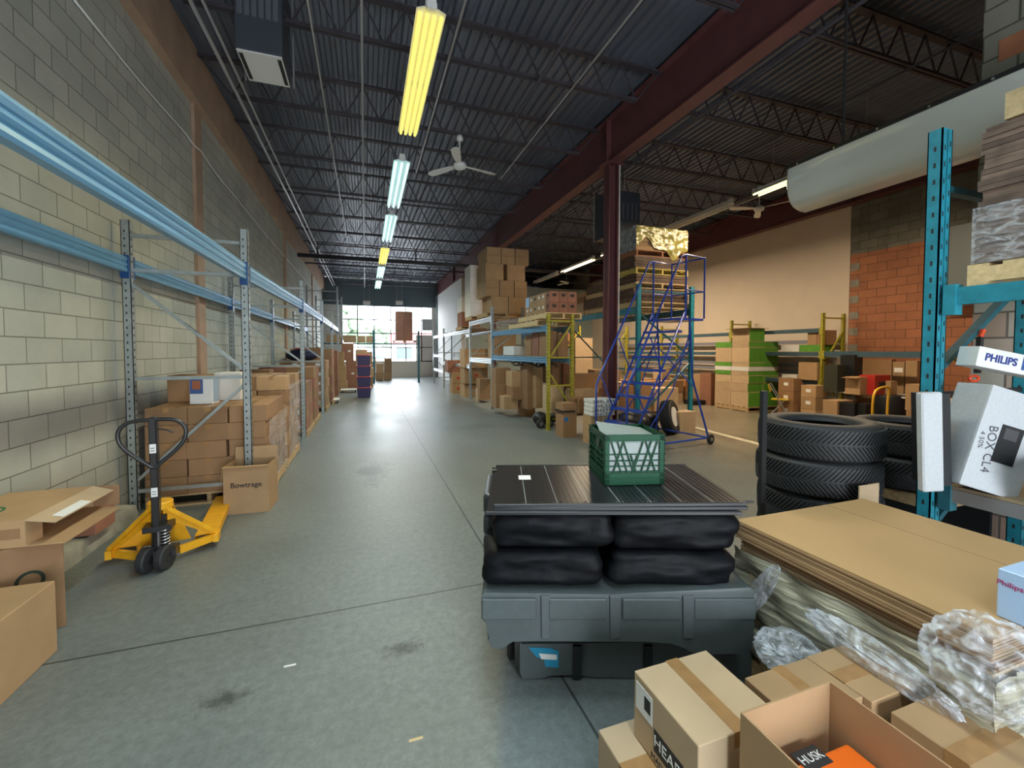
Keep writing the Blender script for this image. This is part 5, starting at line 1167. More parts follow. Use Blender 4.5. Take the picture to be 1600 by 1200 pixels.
# crumpled film
FILM = bpy.data.materials.new('crumpled_film'); FILM.use_nodes = True
def filmmat(m):
    nt = m.node_tree; nt.nodes.clear(); o = nt.nodes.new('ShaderNodeOutputMaterial'); mix = nt.nodes.new('ShaderNodeMixShader'); tr = nt.nodes.new('ShaderNodeBsdfTransparent')
    gl = nt.nodes.new('ShaderNodeBsdfPrincipled'); gl.inputs['Base Color'].default_value = (0.72, 0.74, 0.78, 1); gl.inputs['Roughness'].default_value = 0.14; gl.inputs['Specular IOR Level'].default_value = 1.0
    tc = nt.nodes.new('ShaderNodeTexCoord'); nz = nt.nodes.new('ShaderNodeTexNoise'); nz.inputs['Scale'].default_value = 9; nz.inputs['Detail'].default_value = 8; nz.inputs['Distortion'].default_value = 1.2
    rp = nt.nodes.new('ShaderNodeMapRange'); rp.inputs['From Min'].default_value = 0.38; rp.inputs['From Max'].default_value = 0.62; rp.inputs['To Min'].default_value = 0.08; rp.inputs['To Max'].default_value = 0.72
    bp = nt.nodes.new('ShaderNodeBump'); bp.inputs['Strength'].default_value = 0.9; bp.inputs['Distance'].default_value = 0.02; L = nt.links.new
    L(tc.outputs['Object'], nz.inputs['Vector']); L(nz.outputs['Fac'], rp.inputs['Value']); L(nz.outputs['Fac'], bp.inputs['Height']); L(bp.outputs[0], gl.inputs['Normal'])
    L(rp.outputs[0], mix.inputs[0]); L(tr.outputs[0], mix.inputs[1]); L(gl.outputs[0], mix.inputs[2]); L(mix.outputs[0], o.inputs[0])
filmmat(FILM)
import mathutils
def crumple(c, dims, rot, label, seed, amp=0.35):
    b = MB(); bmesh.ops.create_icosphere(b.bm, subdivisions=6, radius=1.0)
    for v in b.bm.verts:
        p = v.co*1.4+Vector((seed*5.1, seed, 0)); f1 = 1-2*abs(mathutils.noise.noise(p*1.6)); f2 = 1-2*abs(mathutils.noise.noise(p*4.0+Vector((9, 0, 0)))); f3 = 1-2*abs(mathutils.noise.noise(p*10+Vector((0, 5, 0))))
        r = 0.86+amp*(0.34*f1+0.16*f2+0.07*f3)
        v.co = Vector((v.co.x*dims[0], v.co.y*dims[1], v.co.z*dims[2]))*r
    o = b.build('crumpled_film', FILM, smooth=True, loc=c); o.rotation_euler = rot; return tag(o, label, 'plastic film', 'crumpled stretch film in the foreground')
crumple((X0+0.03, Y0+0.02, 0.69), (0.16, 0.16, 0.15), (0, 0, 0.3), 'big crumpled clear film ball at the near corner of the flat pile', 1)
crumple((X0-0.05, Y0+0.30, 0.54), (0.05, 0.24, 0.06), (0.10, 0, 0.0), 'crumpled clear film draped along the side of the flat pile', 2, 0.5)
crumple((X0-0.15, Y0+0.56, 0.40), (0.14, 0.12, 0.08), (0, 0.2, 0.5), 'crumpled clear film bunched beside the grey plastic unit', 3, 0.5)
crumple((X0-0.03, Y0+0.80, 0.52), (0.018, 0.04, 0.17), (0.5, 0, 0), 'strip of crumpled film hanging near the far corner of the pile', 4, 0.6)
# blue printed speaker box
q = FL(1556, 962, HT); bxz = 0.165
fbx = carton(q.x+0.16, q.y-0.19, HT+0.001, 0.32, 0.38, bxz, 'light blue printed speaker box on the flat cardboard, right edge', None, mat('pale_blue_print', (0.42, 0.58, 0.82), 0.35), name='product_box', bev=0.003)
b = MB(); b.lathe([(0.0, 0), (0.062, 0), (0.062, 0.001), (0.0, 0.001)], n=28); o = b.build('speaker_picture', mat('print_black_cone', (0.03, 0.03, 0.035), 0.4), fbx); o.location = (-0.1615, 0.02, bxz*0.5); o.rotation_euler = (0, PI/2, 0)
b = MB(); b.lathe([(0.0, 0.0015), (0.045, 0.0015), (0.045, 0.002), (0.0, 0.002)], n=24); o = b.build('speaker_cone_picture', mat('print_grey_cone', (0.16, 0.16, 0.17), 0.4), fbx); o.location = (-0.1625, 0.02, bxz*0.5); o.rotation_euler = (0, PI/2, 0); 
text('Philips', 0.025, mat('print_magenta', (0.4, 0.02, 0.12), 0.5), fbx, (-0.1606, 0.16, bxz*0.72), (PI/2, 0, -PI/2))
# ------------------------------------------------------------------ foreground cartons, lower right
FG = 'cartons at the lower right corner'
H5 = 0.50
def TB(uA, vA, uB, vB, ylen, label, top=H5, h=0.247, tape='y', m=CARD, **k):
    a, b_ = FL(uA, vA, top), FL(uB, vB, top); w_ = b_.x-a.x
    return carton(a.x+w_/2, a.y-ylen/2, top-h, w_-0.004, ylen-0.004, h, label, FG, m, tape=tape, bev=0.003, name='large_carton', **k), a.x, b_.x, a.y
def under(x0, x1, y0, y1, label): return carton((x0+x1)/2, (y0+y1)/2, 0, x1-x0, y1-y0, 0.25, label, FG, CARD, tape='y', bev=0.003, name='large_carton')
c1, x0, x1, y1 = TB(990, 1047, 1098, 1010, 0.33, 'taped carton printed HEAD on its side, in front of the grey units', m=CARDG)
hx = (x1-x0)/2-0.002; e = -hx-0.0012
MB().box((e, -0.10, 0.045), (-hx+0.001, 0.045, 0.125)).build('black_print_block', INK, c1)
text('HEAD', 0.055, WHITEC, c1, (e-0.0004, -0.028, 0.085), (PI/2, 0, -PI/2), name='printed_lettering')
MB().box((e, 0.055, 0.12), (-hx+0.001, 0.15, 0.22)).build('white_label', LABEL, c1); MB().box((e-0.0006, 0.065, 0.15), (e, 0.10, 0.20)).build('label_print', INK, c1)
MB().box((0.0, -0.1655, 0.09), (0.12, -0.163, 0.16)).build('black_print_block', INK, c1); text('HEAD', 0.05, WHITEC, c1, (0.06, -0.1658, 0.125), (PI/2, 0, 0), name='printed_lettering')
text('MADE IN', 0.03, INK, c1, (e-0.0002, 0.0, 0.02), (PI/2, 0, -PI/2), name='printed_lettering')
a = FL(935, 1140, 0.25); cu_ = carton((a.x+x1)/2-0.0, a.y-0.17, 0, (x1-a.x), 0.34, 0.25, 'lowest carton showing left of the carton printed HEAD', FG, CARDG, tape='x', bev=0.003, name='large_carton')
c2, x2, x3, y2 = TB(1162, 1058, 1258, 1025, 0.205, 'taped carton behind the open carton, foreground right'); under(x2, x3, y2-0.205, y2, 'lower carton below the taped one behind the open carton')
c3, x4, x5, y3 = TB(1258, 1025, 1340, 1003, 0.236, 'carton with shiny tape nearest the crumpled film', m=CARD, tape='x'); under(x4, x5, y3-0.236, y3, 'lower carton below the shiny taped one')
c4, x6, x7, y4 = TB(1390, 1111, 1478, 1080, 0.34, 'taped carton at the right edge beside the dark film', tape='x'); under(x6, x7, y4-0.34, y4, 'lower carton at the right edge')
a5 = FL(1337, 1141, 0.44); a5.x = 1.437; b5 = FL(1392, 1118, 0.44)
c5 = carton((a5.x+x6)/2-0.003, a5.y-0.16, 0.19, x6-a5.x-0.006, 0.32, 0.25, 'lower set carton with shiny tape right of the open carton', FG, CARD, tape='x', bev=0.003, name='large_carton')
under(a5.x, x6-0.004, a5.y-0.32, a5.y, 'lowest carton below the lower set one')['label'] = 'lowest carton right of the open carton'
# open carton
a = FL(1157, 1113, 0.62); b_ = FL(1317, 1078, 0.62); ow = b_.x-a.x
oc = carton(a.x+ow/2, a.y-0.20, 0.30, ow, 0.40, 0.32, 'open carton without lid holding an orange package, foreground', FG, CARDIN, open_=[], name='large_carton') if False else None
oc = thing('large_carton', 'open carton without lid holding an orange package, foreground', 'box', (a.x+ow/2, a.y-0.20, 0.252), 0, FG)
b = MB(); hx, hy, hz_, t_ = ow/2, 0.20, 0.368, 0.006
b.box((-hx, -hy, 0), (hx, hy, t_)); b.box((-hx, -hy, t_), (-hx+t_, hy, hz_)); b.box((hx-t_, -hy, t_), (hx, hy, hz_)); b.box((-hx+t_, hy-t_, t_), (hx-t_, hy, hz_)); b.box((-hx+t_, -hy, t_), (hx-t_, -hy+t_, hz_-0.1))
b.build('walls', CARD, oc)
under(a.x, b_.x, a.y-0.4, a.y, 'carton directly below the open carton')
c2.scale = (1, 1, 1)
og = thing('orange_package', 'orange printed package lying inside the open carton', 'package', (a.x+ow/2+0.02, a.y-0.24, 0.262), 0)
MB().box((-0.15, -0.13, 0), (0.15, 0.17, 0.215)).build('body', ORANGE, og, bevel=0.01, seg=2)
lp = FL(1268, 1184, 0.478)-og.location
MB().box((lp.x-0.05, lp.y-0.03, 0.215), (lp.x+0.05, lp.y+0.03, 0.2162)).build('black_logo_patch', INK, og); text('HUSK', 0.035, WHITEC, og, (lp.x, lp.y, 0.2166), (0, 0, 0.0), name='printed_lettering')
print('FG', 'open', a.x, b_.x, a.y, 'c1', x0, x1, y1, 'c2', x2, x3, y2, 'c3', x4, x5, y3, 'c4', x6, x7, y4, 'c5', a5.x, a5.y)
# ------------------------------------------------------------------ tyres
def TL(u, zc): x_ = (u-800)/F*zc; p = T(x_, zc); return p
p = TL(1281, 3.05); NT = 5; wT = 0.2425
first = tyre(p.x, p.y, 0, 0.372, wT, 'black winter tyre at the bottom of the nearer tyre stack', 'tyres stacked flat')
for k in range(1, NT): dup(first, (p.x+random.uniform(-0.012, 0.012), p.y+random.uniform(-0.012, 0.012), wT*(k+0.5)), k*0.6, f'black winter tyre in the nearer tyre stack, {TIERW(k, NT)}')
p2 = T(3.126, 3.34); pz = 0.665
cr = thing('wooden_crate', 'low wooden crate under the farther pair of tyres', 'crate', (p2.x, p2.y, 0))
MB().box((-0.38, -0.36, 0.60), (0.36, 0.42, 0.66)).build('top_board', WOOD, cr); 
for s in (-1, 1): MB().box((s*0.35-0.03, -0.35, 0), (s*0.35+0.0, 0.4, 0.60)).build('side_board', BLACKP, cr)
for k in range(2): dup(first, (p2.x, p2.y, pz+wT*(k+0.5)), 1.0+k, f'black winter tyre on the wooden crate behind the teal post, {("lower", "upper")[k]}')
# black pole
pp = T(1.555, 2.62); tag(MB().box((-0.018, -0.012, 0), (0.018, 0.012, 1.45)).build('black_pole', BLACKP, loc=pp), 'thin black upright pole left of the tyre stack', 'pole')
# ------------------------------------------------------------------ near teal rack
NX, NXR, NY = 3.44, 4.5, 1.70
fr = thing('rack_upright', 'near teal rack frame with slotted posts at the right', 'rack frame', (0, NY, 0), 0, 'teal rack frames')
def tealpost(x, m, h, nm):
    b = MB(); b.box((x-0.05, -0.035, 0), (x-0.008, -0.027, h)); b.box((x+0.008, -0.035, 0), (x+0.05, -0.027, h)); b.box((x-0.05, -0.035, 0), (x-0.043, 0.04, h)); b.box((x+0.043, -0.035, 0), (x+0.05, 0.04, h)); b.box((x-0.01, -0.027, 0), (x+0.01, -0.02, h)); b.box((x-0.05, 0.034, 0), (x+0.05, 0.04, h))
    nf = len(b.bm.faces); z_ = 0.1
    while z_ < h-0.05: b.box((x-0.031, -0.0362, z_), (x-0.021, -0.035, z_+0.03)); b.box((x+0.021, -0.0362, z_+0.03), (x+0.031, -0.035, z_+0.06)); b.box((x-0.0512, -0.005, z_), (x-0.05, 0.007, z_+0.03)); z_ += 0.1016
    b.bm.faces.ensure_lookup_table()
    for f_ in b.bm.faces[nf:]: f_.material_index = 1
    b.build(nm, m, fr).data.materials.append(INK)
tealpost(NX, TEAL, 3.08, 'post'); tealpost(NXR, TEAL, 3.08, 'post')
MB().bar((NX, 0.0, 1.55), (NXR, 0.0, 2.25), 0.05, 0.035).build('diagonal_brace', TEALD, fr); MB().bar((NX, 0.0, 0.55), (NXR, 0, 1.3), 0.05, 0.035).build('diagonal_brace', TEALD, fr)
MB().bar((NX, 0.0, 2.72), (NXR, 0, 2.72), 0.05, 0.04).build('horizontal_brace', TEALD, fr); MB().bar((NX, 0.0, 1.42), (NXR, 0, 1.42), 0.03, 0.03).build('horizontal_brace', BLACK, fr)
beam((NX, NY-0.05, 2.085), (NX, -1.2, 2.085), 0.105, TEAL, 'near teal rack beam carrying the cardboard pallet, aisle side', 'beams of the near teal rack', ribs=False)
beam((NXR, NY-0.05, 2.085), (NXR, -1.2, 2.085), 0.105, TEAL, 'near teal rack beam carrying the cardboard pallet, wall side', 'beams of the near teal rack', ribs=False)
beam((NX+0.02, NY-0.05, 0.84), (NX+0.02, -1.2, 0.84), 0.08, PIPEM, 'pale lower beam of the near teal rack', 'beams of the near teal rack', ribs=False, con=TEALD)
beam((NXR, NY-0.05, 0.84), (NXR, -1.2, 0.84), 0.08, PIPEM, 'pale rear lower beam of the near teal rack', 'beams of the near teal rack', ribs=False, con=TEALD)
tag(MB().box((NX, -1.0, 0.842), (NXR, NY-0.08, 0.86)).build('shelf_board', DECKB), 'shelf board under the white foam boxes of the near rack', 'shelf board')
yb = onX(1511, 430, NX).y
pallet(NX+0.42, yb-0.5, 2.087, 0.84, 1.0, 'pine pallet on the near teal beams', 'wooden pallets', m=WOODY, rz=0.0, h=0.125)
nb = bundle(NX+0.44, yb-0.52, 2.214, 0.80, 0.98, 0.80, 26, 'tall bundle of flattened dark cardboard on the near teal rack', mat('dark_board_edges', (0.17, 0.115, 0.085), 0.85, noise=0.3, nscale=10, rnd=0.35), None, js=0.014, seed=21, wrap=False)
MB_ = MB(); MB_.box((-0.42, -0.51, 0.006), (0.42, 0.515, 0.336)); MB_.build('stretch_film', WRAP, nb)
pallet(NX+0.46, yb-0.56, 3.03, 0.80, 0.9, 'pine pallet on top of the tall dark cardboard bundle', 'wooden pallets', m=WOODY, h=0.15)
# ------------------------------------------------------------------ long white shell
sh = thing('fibreglass_shell', 'long glossy white moulded shell hanging high at the right', 'shell', (4.22, 0, 0))
a = onX(1233, 262, 4.22); zt_ = a.z; ye = a.y
pr = [(0.0, 0.0), (0.0, -0.17), (0.015, -0.26), (0.05, -0.33), (0.11, -0.375), (0.20, -0.395), (0.40, -0.39), (0.40, -0.37), (0.20, -0.375), (0.12, -0.355), (0.065, -0.315), (0.032, -0.25), (0.018, -0.17), (0.018, 0.0)]
b = MB(); nS = 10; rings = []
for k in range(nS+1):
    y_ = ye-0.0-(ye+0.6)*k/nS; sc_ = 1.0
    rings.append([b.bm.verts.new((p_[0], y_, zt_+p_[1])) for p_ in pr])
for k in range(nS):
    for i in range(len(pr)): b.bm.faces.new((rings[k][i], rings[k][(i+1) % len(pr)], rings[k+1][(i+1) % len(pr)], rings[k+1][i]))
b.bm.faces.new(rings[-1])
# rounded far end
end = pr[:7]; prev = rings[0][:7]; 
for s_ in range(1, 6):
    an = s_/5*PI/2; cur = [b.bm.verts.new((0.40+(p_[0]-0.40)*math.cos(an)**0.6 if s_ < 5 else 0.40, ye+0.10*math.sin(an), zt_+p_[1]*(1 if i < 1 else 1))) for i, p_ in enumerate(end)]
    for i in range(6): b.bm.faces.new((prev[i], prev[i+1], cur[i+1], cur[i]))
    prev = cur
GLW = mat('glossy_white_gelcoat', (0.80, 0.82, 0.78), 0.2, spec=0.7, coat=0.6)
b.build('shell_skin', GLW, sh, smooth='auto')
MB().box((-0.012, -0.6, zt_-0.012), (0.41, ye+0.03, zt_+0.02)).build('dark_rim', BLACK, sh)
for k in range(8): MB().cyl((-0.018, ye-0.10-0.36*k, zt_-0.0), (-0.010, ye-0.10-0.36*k, zt_-0.0), 0.010, 10).build('screw_head', CHROME, sh)
for yy in (ye-0.4, 1.6, 0.2):
    MB().cyl((0.2, yy, zt_), (0.2, yy, 5.22), 0.012, 8).build('hanging_rod', BLACK, sh)
# ------------------------------------------------------------------ things on the near shelf
def camobj(name, label, cat, u, v, zc, roll, group=None):
    x_, z_ = PC(u, v, zc); o = thing(name, label, cat, T(x_, zc, z_), 0, group)
    R = Matrix.Rotation(-YAW, 4, 'Z') @ Matrix.Rotation(roll, 4, 'Y'); o.rotation_euler = R.to_euler(); return o
fo = camobj('foam_box', 'large white foam box tilted, marked BOX CL4', 'foam box', 1540, 683, 2.42, math.radians(17))
MB().box((-0.055, 0.0, -0.30), (0.30, 0.20, 0.30)).build('block', FOAM, fo, bevel=0.012, seg=2)
MB().box((0.07, -0.004, -0.12), (0.20, 0.0, 0.10)).build('dark_sticker', BLACKP, fo); MB().box((0.09, -0.0055, 0.02), (0.17, -0.004, 0.085)).build('sticker_print', mat('grey_print', (0.06, 0.06, 0.065), 0.5), fo)
text('BOX CL4', 0.075, mat('marker_grey', (0.08, 0.08, 0.10), 0.7), fo, (0.04, -0.0012, -0.06), (PI/2, math.radians(-97-180), 0), name='marker_writing', sx=0.9)
text('4 50%', 0.04, mat('marker_grey', (0.08, 0.08, 0.10), 0.7), fo, (-0.02, -0.0012, -0.02), (PI/2, math.radians(-97-180), 0), name='marker_writing')
f2 = camobj('foam_tray', 'white foam tray with black hollow beside the teal post', 'foam box', 1459, 693, 2.40, math.radians(-3))
MB().box((-0.06, 0.0, -0.28), (0.06, 0.045, 0.29)).build('front_wall', FOAM, f2, bevel=0.008)
MB().box((0.062, 0.06, -0.27), (0.16, 0.2, 0.27)).build('dark_insert', BLACKP, f2)

ph = camobj('lamp_carton', 'long white carton printed PHILIPS on the near rack', 'box', 1592, 568, 2.55, math.radians(11))
MB().box((-0.25, 0, -0.062), (0.30, 0.12, 0.058)).build('carton_body', WHITEC, ph, bevel=0.003); text('PHILIPS', 0.062, mat('print_navy', (0.02, 0.04, 0.22), 0.5), ph, (-0.11, -0.0015, 0.0), (PI/2, 0, 0), bold=0.002)
MB().box((0.02, -0.0015, -0.035), (0.2, 0, 0.045)).build('blue_panel', mat('print_blue2', (0.03, 0.09, 0.30), 0.5), ph)
cu2 = thing('bolt_cutter', 'black cutter with orange handle grips hanging in the rack', 'tool', (3.85, 1.66, 1.67), -YAW)
MB().bar((0, 0, 0.12), (-0.01, 0, -0.12), 0.03, 0.02).build('blade', BLACK, cu2); MB().tube([(-0.03+0.03*math.cos(a_), 0, -0.155+0.018*math.sin(a_)) for a_ in [2*PI*i/14 for i in range(14)]], 0.009, 6, closed=True).build('handle_grip', mat('orange_red_grip', (0.7, 0.07, 0.02), 0.4), cu2, smooth=True)
MB().bar((0.0, 0, 0.12), (0.02, 0, 0.17), 0.02, 0.02).build('handle_grip', mat('orange_red_grip', (0.7, 0.07, 0.02), 0.4), cu2)
for k in range(5):
    o = thing('plastic_bag', f'flat grey white plastic bag stacked at the right edge, {TIERW(k, 5)}', 'bag', (NX+0.22, 0.95, 0.862+0.05*k), 0.1*k, 'flat plastic bags on the near shelf')
    b = MB(); b.box((-0.25, -0.3, 0), (0.25, 0.3, 0.046)); b.build('bag_body', [WHITEC, WHITEC, mat('blue_grey_bag', (0.2, 0.24, 0.3), 0.3), GPLAST, mat('blue_grey_bag', (0.2, 0.24, 0.3), 0.3)][k], o, bevel=0.018, seg=2, smooth='auto')
# wall cabinet behind the post
cb_ = thing('wall_cabinet', 'blue grey metal cabinet on the orange block wall behind the post', 'cabinet', (11.2, 5.1, 2.75))
MB().box((-0.3, -0.35, 0.12), (0.3, 0.35, 1.4)).build('casing', mat('cabinet_grey', (0.12, 0.15, 0.16), 0.5), cb_, bevel=0.02); MB().box((-0.305, -0.355, 0.0), (0.3, 0.355, 0.12)).build('bottom_trim', PIPEM, cb_)
# ------------------------------------------------------------------ right bay: yellow racks along the cream wall
RX, RXR = 10.6, 11.32
ys = (7.4, 10.15, 13.4, 16.8); RG = 'yellow frames along the cream wall'
LAV = mat('grey_lavender_beam', (0.24, 0.24, 0.29), 0.5); SLB = mat('slate_blue_beam', (0.05, 0.10, 0.135), 0.45, noise=0.1)
for i, y in enumerate(ys):
    frame(RX, RXR, y, 2.62, YELF, ('yellow rack frame nearest, beside the orange block wall', 'yellow rack frame behind the green carton pallet', 'yellow rack frame seen through the blue ladder', 'yellow rack frame farthest along the cream wall')[i], hz=(0.2, 1.1, 2.5), dg=(((1, 2.2), (0, 1.3)), ((0, 1.2), (1, 0.3))), group=RG)
for i in range(3):
    nm = ORD[i]
    for z_, nmz in ((2.25, 'top'), (1.66, 'middle'), (0.95, 'low')):
        beam((RX, ys[i], z_), (RX, ys[i+1], z_), 0.10, SLB, f'slate blue {nmz} beam, {nm} bay along the cream wall, front', 'beams along the cream wall', ribs=False, con=YELF)
    for z_, nmz in ((1.98, 'top'), (1.34, 'middle'), (1.16, 'low')):
        beam((RXR, ys[i], z_), (RXR, ys[i+1], z_), 0.10, LAV, f'lavender grey {nmz} beam, {nm} bay along the cream wall, rear', 'beams along the cream wall', ribs=False, con=YELF)
beam((RX, 7.4, 1.68), (RX, 4.9, 1.68), 0.13, SLB, 'slate blue beam before the orange block wall', 'beams along the cream wall', ribs=False, con=YELF)
# goods on these shelves
SG = 'boxes on the racks along the cream wall'
def FX(u0, u1, vt, vb, X, dx, label, group=SG, m=CARD, sticker=None):
    """a box whose face toward the aisle stands at X"""
    a = onX(u1, vb, X); c_ = onX(u0, vt, X); y0_, y1_ = sorted((a.y, c_.y)); z0_, z1_ = max(a.z, 0), c_.z
    return carton(X+dx/2, (y0_+y1_)/2, z0_, dx, max(y1_-y0_, 0.05), max(z1_-z0_, 0.03), label, group, m, bev=0, sticker=sticker)
zS = 1.66
def SH(u0, u1, h, z_, label, m=CARD, X=10.63, dx=0.5, sticker=None):
    a = onX(u1, 560, X).y; b_ = onX(u0, 560, X).y
    return carton(X+dx/2, (a+b_)/2, z_+0.001, dx, b_-a, h, label, SG, m, bev=0, sticker=sticker)
for (z_, lab) in ((1.66, 'board shelf on the middle beams behind the yellow chair'), (0.95, 'board shelf on the low beams behind the yellow chair')):
    tag(MB().box((RX, 7.5, z_), (RXR, 10.05, z_+0.012)).build('shelf_board', DECKB), lab, 'shelf board')
zS = 1.672
SH(1249, 1281, 0.17, zS, 'green printed flat carton on the middle shelf', GREENC); SH(1220, 1248, 0.17, zS, 'white flat carton on the middle shelf beside the green one', WHITEC)
SH(1261, 1275, 0.36, zS+0.172, 'upright brown carton on the green flat carton', CARD); SH(1276, 1284, 0.36, zS+0.172, 'dark brown carton beside the nearest yellow frame', CARDD)
zS = 0.962
SH(1248, 1277, 0.44, zS, 'open looking brown carton on the low shelf', CARD, X=10.5, dx=0.45); SH(1222, 1246, 0.1, zS, 'white flat box on the low shelf', WHITEC)
for k in range(3):
    c = carton(10.45, 8.05, 0.33*k, 0.42, 0.42, 0.325, f'carton with white label in column beside the yellow chair, {TIERW(k, 3)}', 'labelled carton columns', CARDD, sticker='-x', bev=0)
    c = carton(10.25, 7.35-0.02, 0.29*k, 0.38, 0.36, 0.285, f'carton with white label in column before the yellow frame, {TIERW(k, 3)}', 'labelled carton columns', CARD, sticker='-x', bev=0)
c = FB(1270, 1283, 630, 665, 7.7, 0.12, 'blue white printed pack between the two labelled columns', None, WHITEC); 
# green carton pallet
GX, GY = 9.95, 8.93
pallet(GX+0.55, GY+0.58, 0, 1.12, 1.18, 'pallet under the green and brown cartons', 'wooden pallets')
tiers = [(0.13, 0.42, 'b'), (0.55, 0.24, 'b'), (0.79, 0.22, 'b'), (1.01, 0.12, 'g'), (1.13, 0.12, 'w'), (1.25, 0.12, 'g'), (1.37, 0.42, 'b'), (1.79, 0.16, 'g'), (1.95, 0.36, 't')]
GG = 'green and brown cartons on the pallet'
for k, (z_, h_, kind) in enumerate(tiers):
    for i in range(2):
        for j in range(2):
            if i == 1 and j == 1: continue
            if kind == 't' and (i == 1 or j == 1) and not (i == 0 and j == 0): continue
            mm = {'b': CARDG, 'g': GREENC, 'w': WHITEC, 't': CARDG}[kind]
            if kind == 'g' and j == 0 and i == 0: mm = CARDG
            c = carton(GX+0.275+0.55*i+random.uniform(-.01, .01), GY+0.295+0.59*j+random.uniform(-.01, .01), z_, 0.545, 0.585, h_-0.003, f'green and brown carton on pallet, {ORD[k]} tier up, {("near", "far")[j]} {("left", "right")[i]}', GG, mm, bev=0)
            if j == 0: MB().box((-0.27, -0.2945, 0.01), (0.27, -0.293, h_-0.013)).build('printed_side', GREENC if (k != 4) else WHITEC, c)
tag(MB().slab([(GX-0.15, GY-0.1, 2.315), (GX+0.62, GY-0.1, 2.315), (GX+0.62, GY+0.7, 2.32), (GX-0.15, GY+0.7, 2.32)], 0.006).build('cardboard_sheet', CARDD), 'dark cardboard sheet lying on top of the green carton pallet', 'cardboard sheet')
# yellow folding chair
p = FL(1219, 648); ch = thing('folding_chair', 'yellow folding chair with steel legs before the green pallet', 'chair', (p.x-0.32, p.y-0.25, 0), math.radians(35))
YC = mat('yellow_seat_plastic', (0.62, 0.42, 0.02), 0.4)
MB().box((-0.2, -0.19, 0.44), (0.2, 0.19, 0.465)).build('seat', YC, ch, bevel=0.01)
b = MB(); b.slab([(-0.2, 0.20, 0.66), (0.2, 0.20, 0.66), (0.2, 0.25, 0.84), (-0.2, 0.25, 0.84)], 0.02); b.build('backrest', YC, ch, bevel=0.006)
for s in (-1, 1):
    MB().tube([(s*0.21, -0.22, 0), (s*0.21, 0.24, 0.86)], 0.012, 6).build('leg', GALV, ch); MB().tube([(s*0.18, 0.24, 0), (s*0.18, -0.12, 0.46)], 0.012, 6).build('leg', GALV, ch)
# table with clutter
tb = thing('work_table', 'long white topped work table under the orange block wall', 'table', (10.75, 6.1, 0), 0)
MB().box((-0.35, -1.3, 0.72), (0.35, 0.95, 0.75)).build('tabletop', WHITEC, tb)
for sx in (-0.3, 0.3):
    for yy in (-1.2, 0.85): MB().cyl((sx, yy, 0), (sx, yy, 0.72), 0.02, 8).build('leg', GALV, tb)
CG = 'clutter boxes by the orange wall'
def OT(u0, u1, y, h, label, m, z_=0.752, dy=0.3, name='cardboard_box', cat='box', group=CG):
    a, b_ = onY(u0, 600, y).x, onY(u1, 600, y).x
    return carton((a+b_)/2, y+dy/2, z_, b_-a, dy, h, label, group, m, bev=0, name=name, cat=cat)
OT(1308, 1332, 6.75, 0.62, 'dark machine case on the table, taller one', mat('dark_olive', (0.03, 0.032, 0.022), 0.6), name='machine_case', cat='machine')
OT(1334, 1347, 6.6, 0.85, 'dark draped shape behind the table clutter', BLACKP, name='dark_cover', cat='cover')
c = OT(1344, 1366, 6.15, 0.38, 'half open brown carton on the work table', CARD)
MB().slab([(-0.16, -0.15, 0.38), (-0.16, 0.15, 0.38), (-0.36, 0.15, 0.36), (-0.36, -0.15, 0.36)], 0.006).build('flap', CARDD, c)
c = OT(1367, 1391, 6.0, 0.42, 'red and black printed box on the work table', mat('red_carton', (0.45, 0.03, 0.025), 0.4), name='product_box')
MB().box((-0.12, -0.153, 0.12), (0.12, -0.15, 0.28)).build('black_print', INK, c)
OT(1392, 1402, 5.9, 0.3, 'small tan box right of the red printed box', CARD)
def WL(u0, u1, h, label, m, X, dx, z_=0.0):
    a, b_ = onX(u1, 560, X).y, onX(u0, 560, X).y
    return carton(X+dx/2, (a+b_)/2, z_, dx, b_-a-0.01, h, label, CG, m, bev=0)
c = WL(1395, 1414, 1.45, 'tall tan carton against the orange wall, left', CARD, 11.14, 0.3); MB().box((-0.152, -0.08, 1.22), (-0.15, 0.08, 1.32)).build('label_sticker', LABEL, c)
WL(1415, 1434, 1.48, 'tall tan carton against the orange wall, right', CARD, 11.14, 0.3)
WL(1340, 1394, 1.5, 'wide brown cardboard slab behind the work table', CARDD, 11.25, 0.15)
OT(1309, 1334, 6.3, 0.62, 'plain brown carton below the table, left', CARD, z_=0.0)
OT(1336, 1352, 6.0, 0.6, 'black open carton under the table', BLACKP, z_=0.0)
OT(1354, 1368, 5.85, 0.6, 'black crate under the table', BLACKP, z_=0.0)
WL(1418, 1440, 0.55, 'brown carton low beside the black barrel', CARDD, 9.9, 0.35)
WL(1416, 1438, 0.5, 'tan carton with red print above the low one', CARD, 9.9, 0.35, 0.552)
bp_ = onY(1389, 640, 5.9); tg = tag(MB().lathe([(0.0, 0), (0.24, 0), (0.28, 0.3), (0.29, 0.72), (0.27, 0.76), (0.0, 0.76)], n=24).build('barrel', BLACKP, smooth='auto', loc=(bp_.x, 5.9, 0)), 'black plastic barrel right of the yellow cart handle', 'barrel')
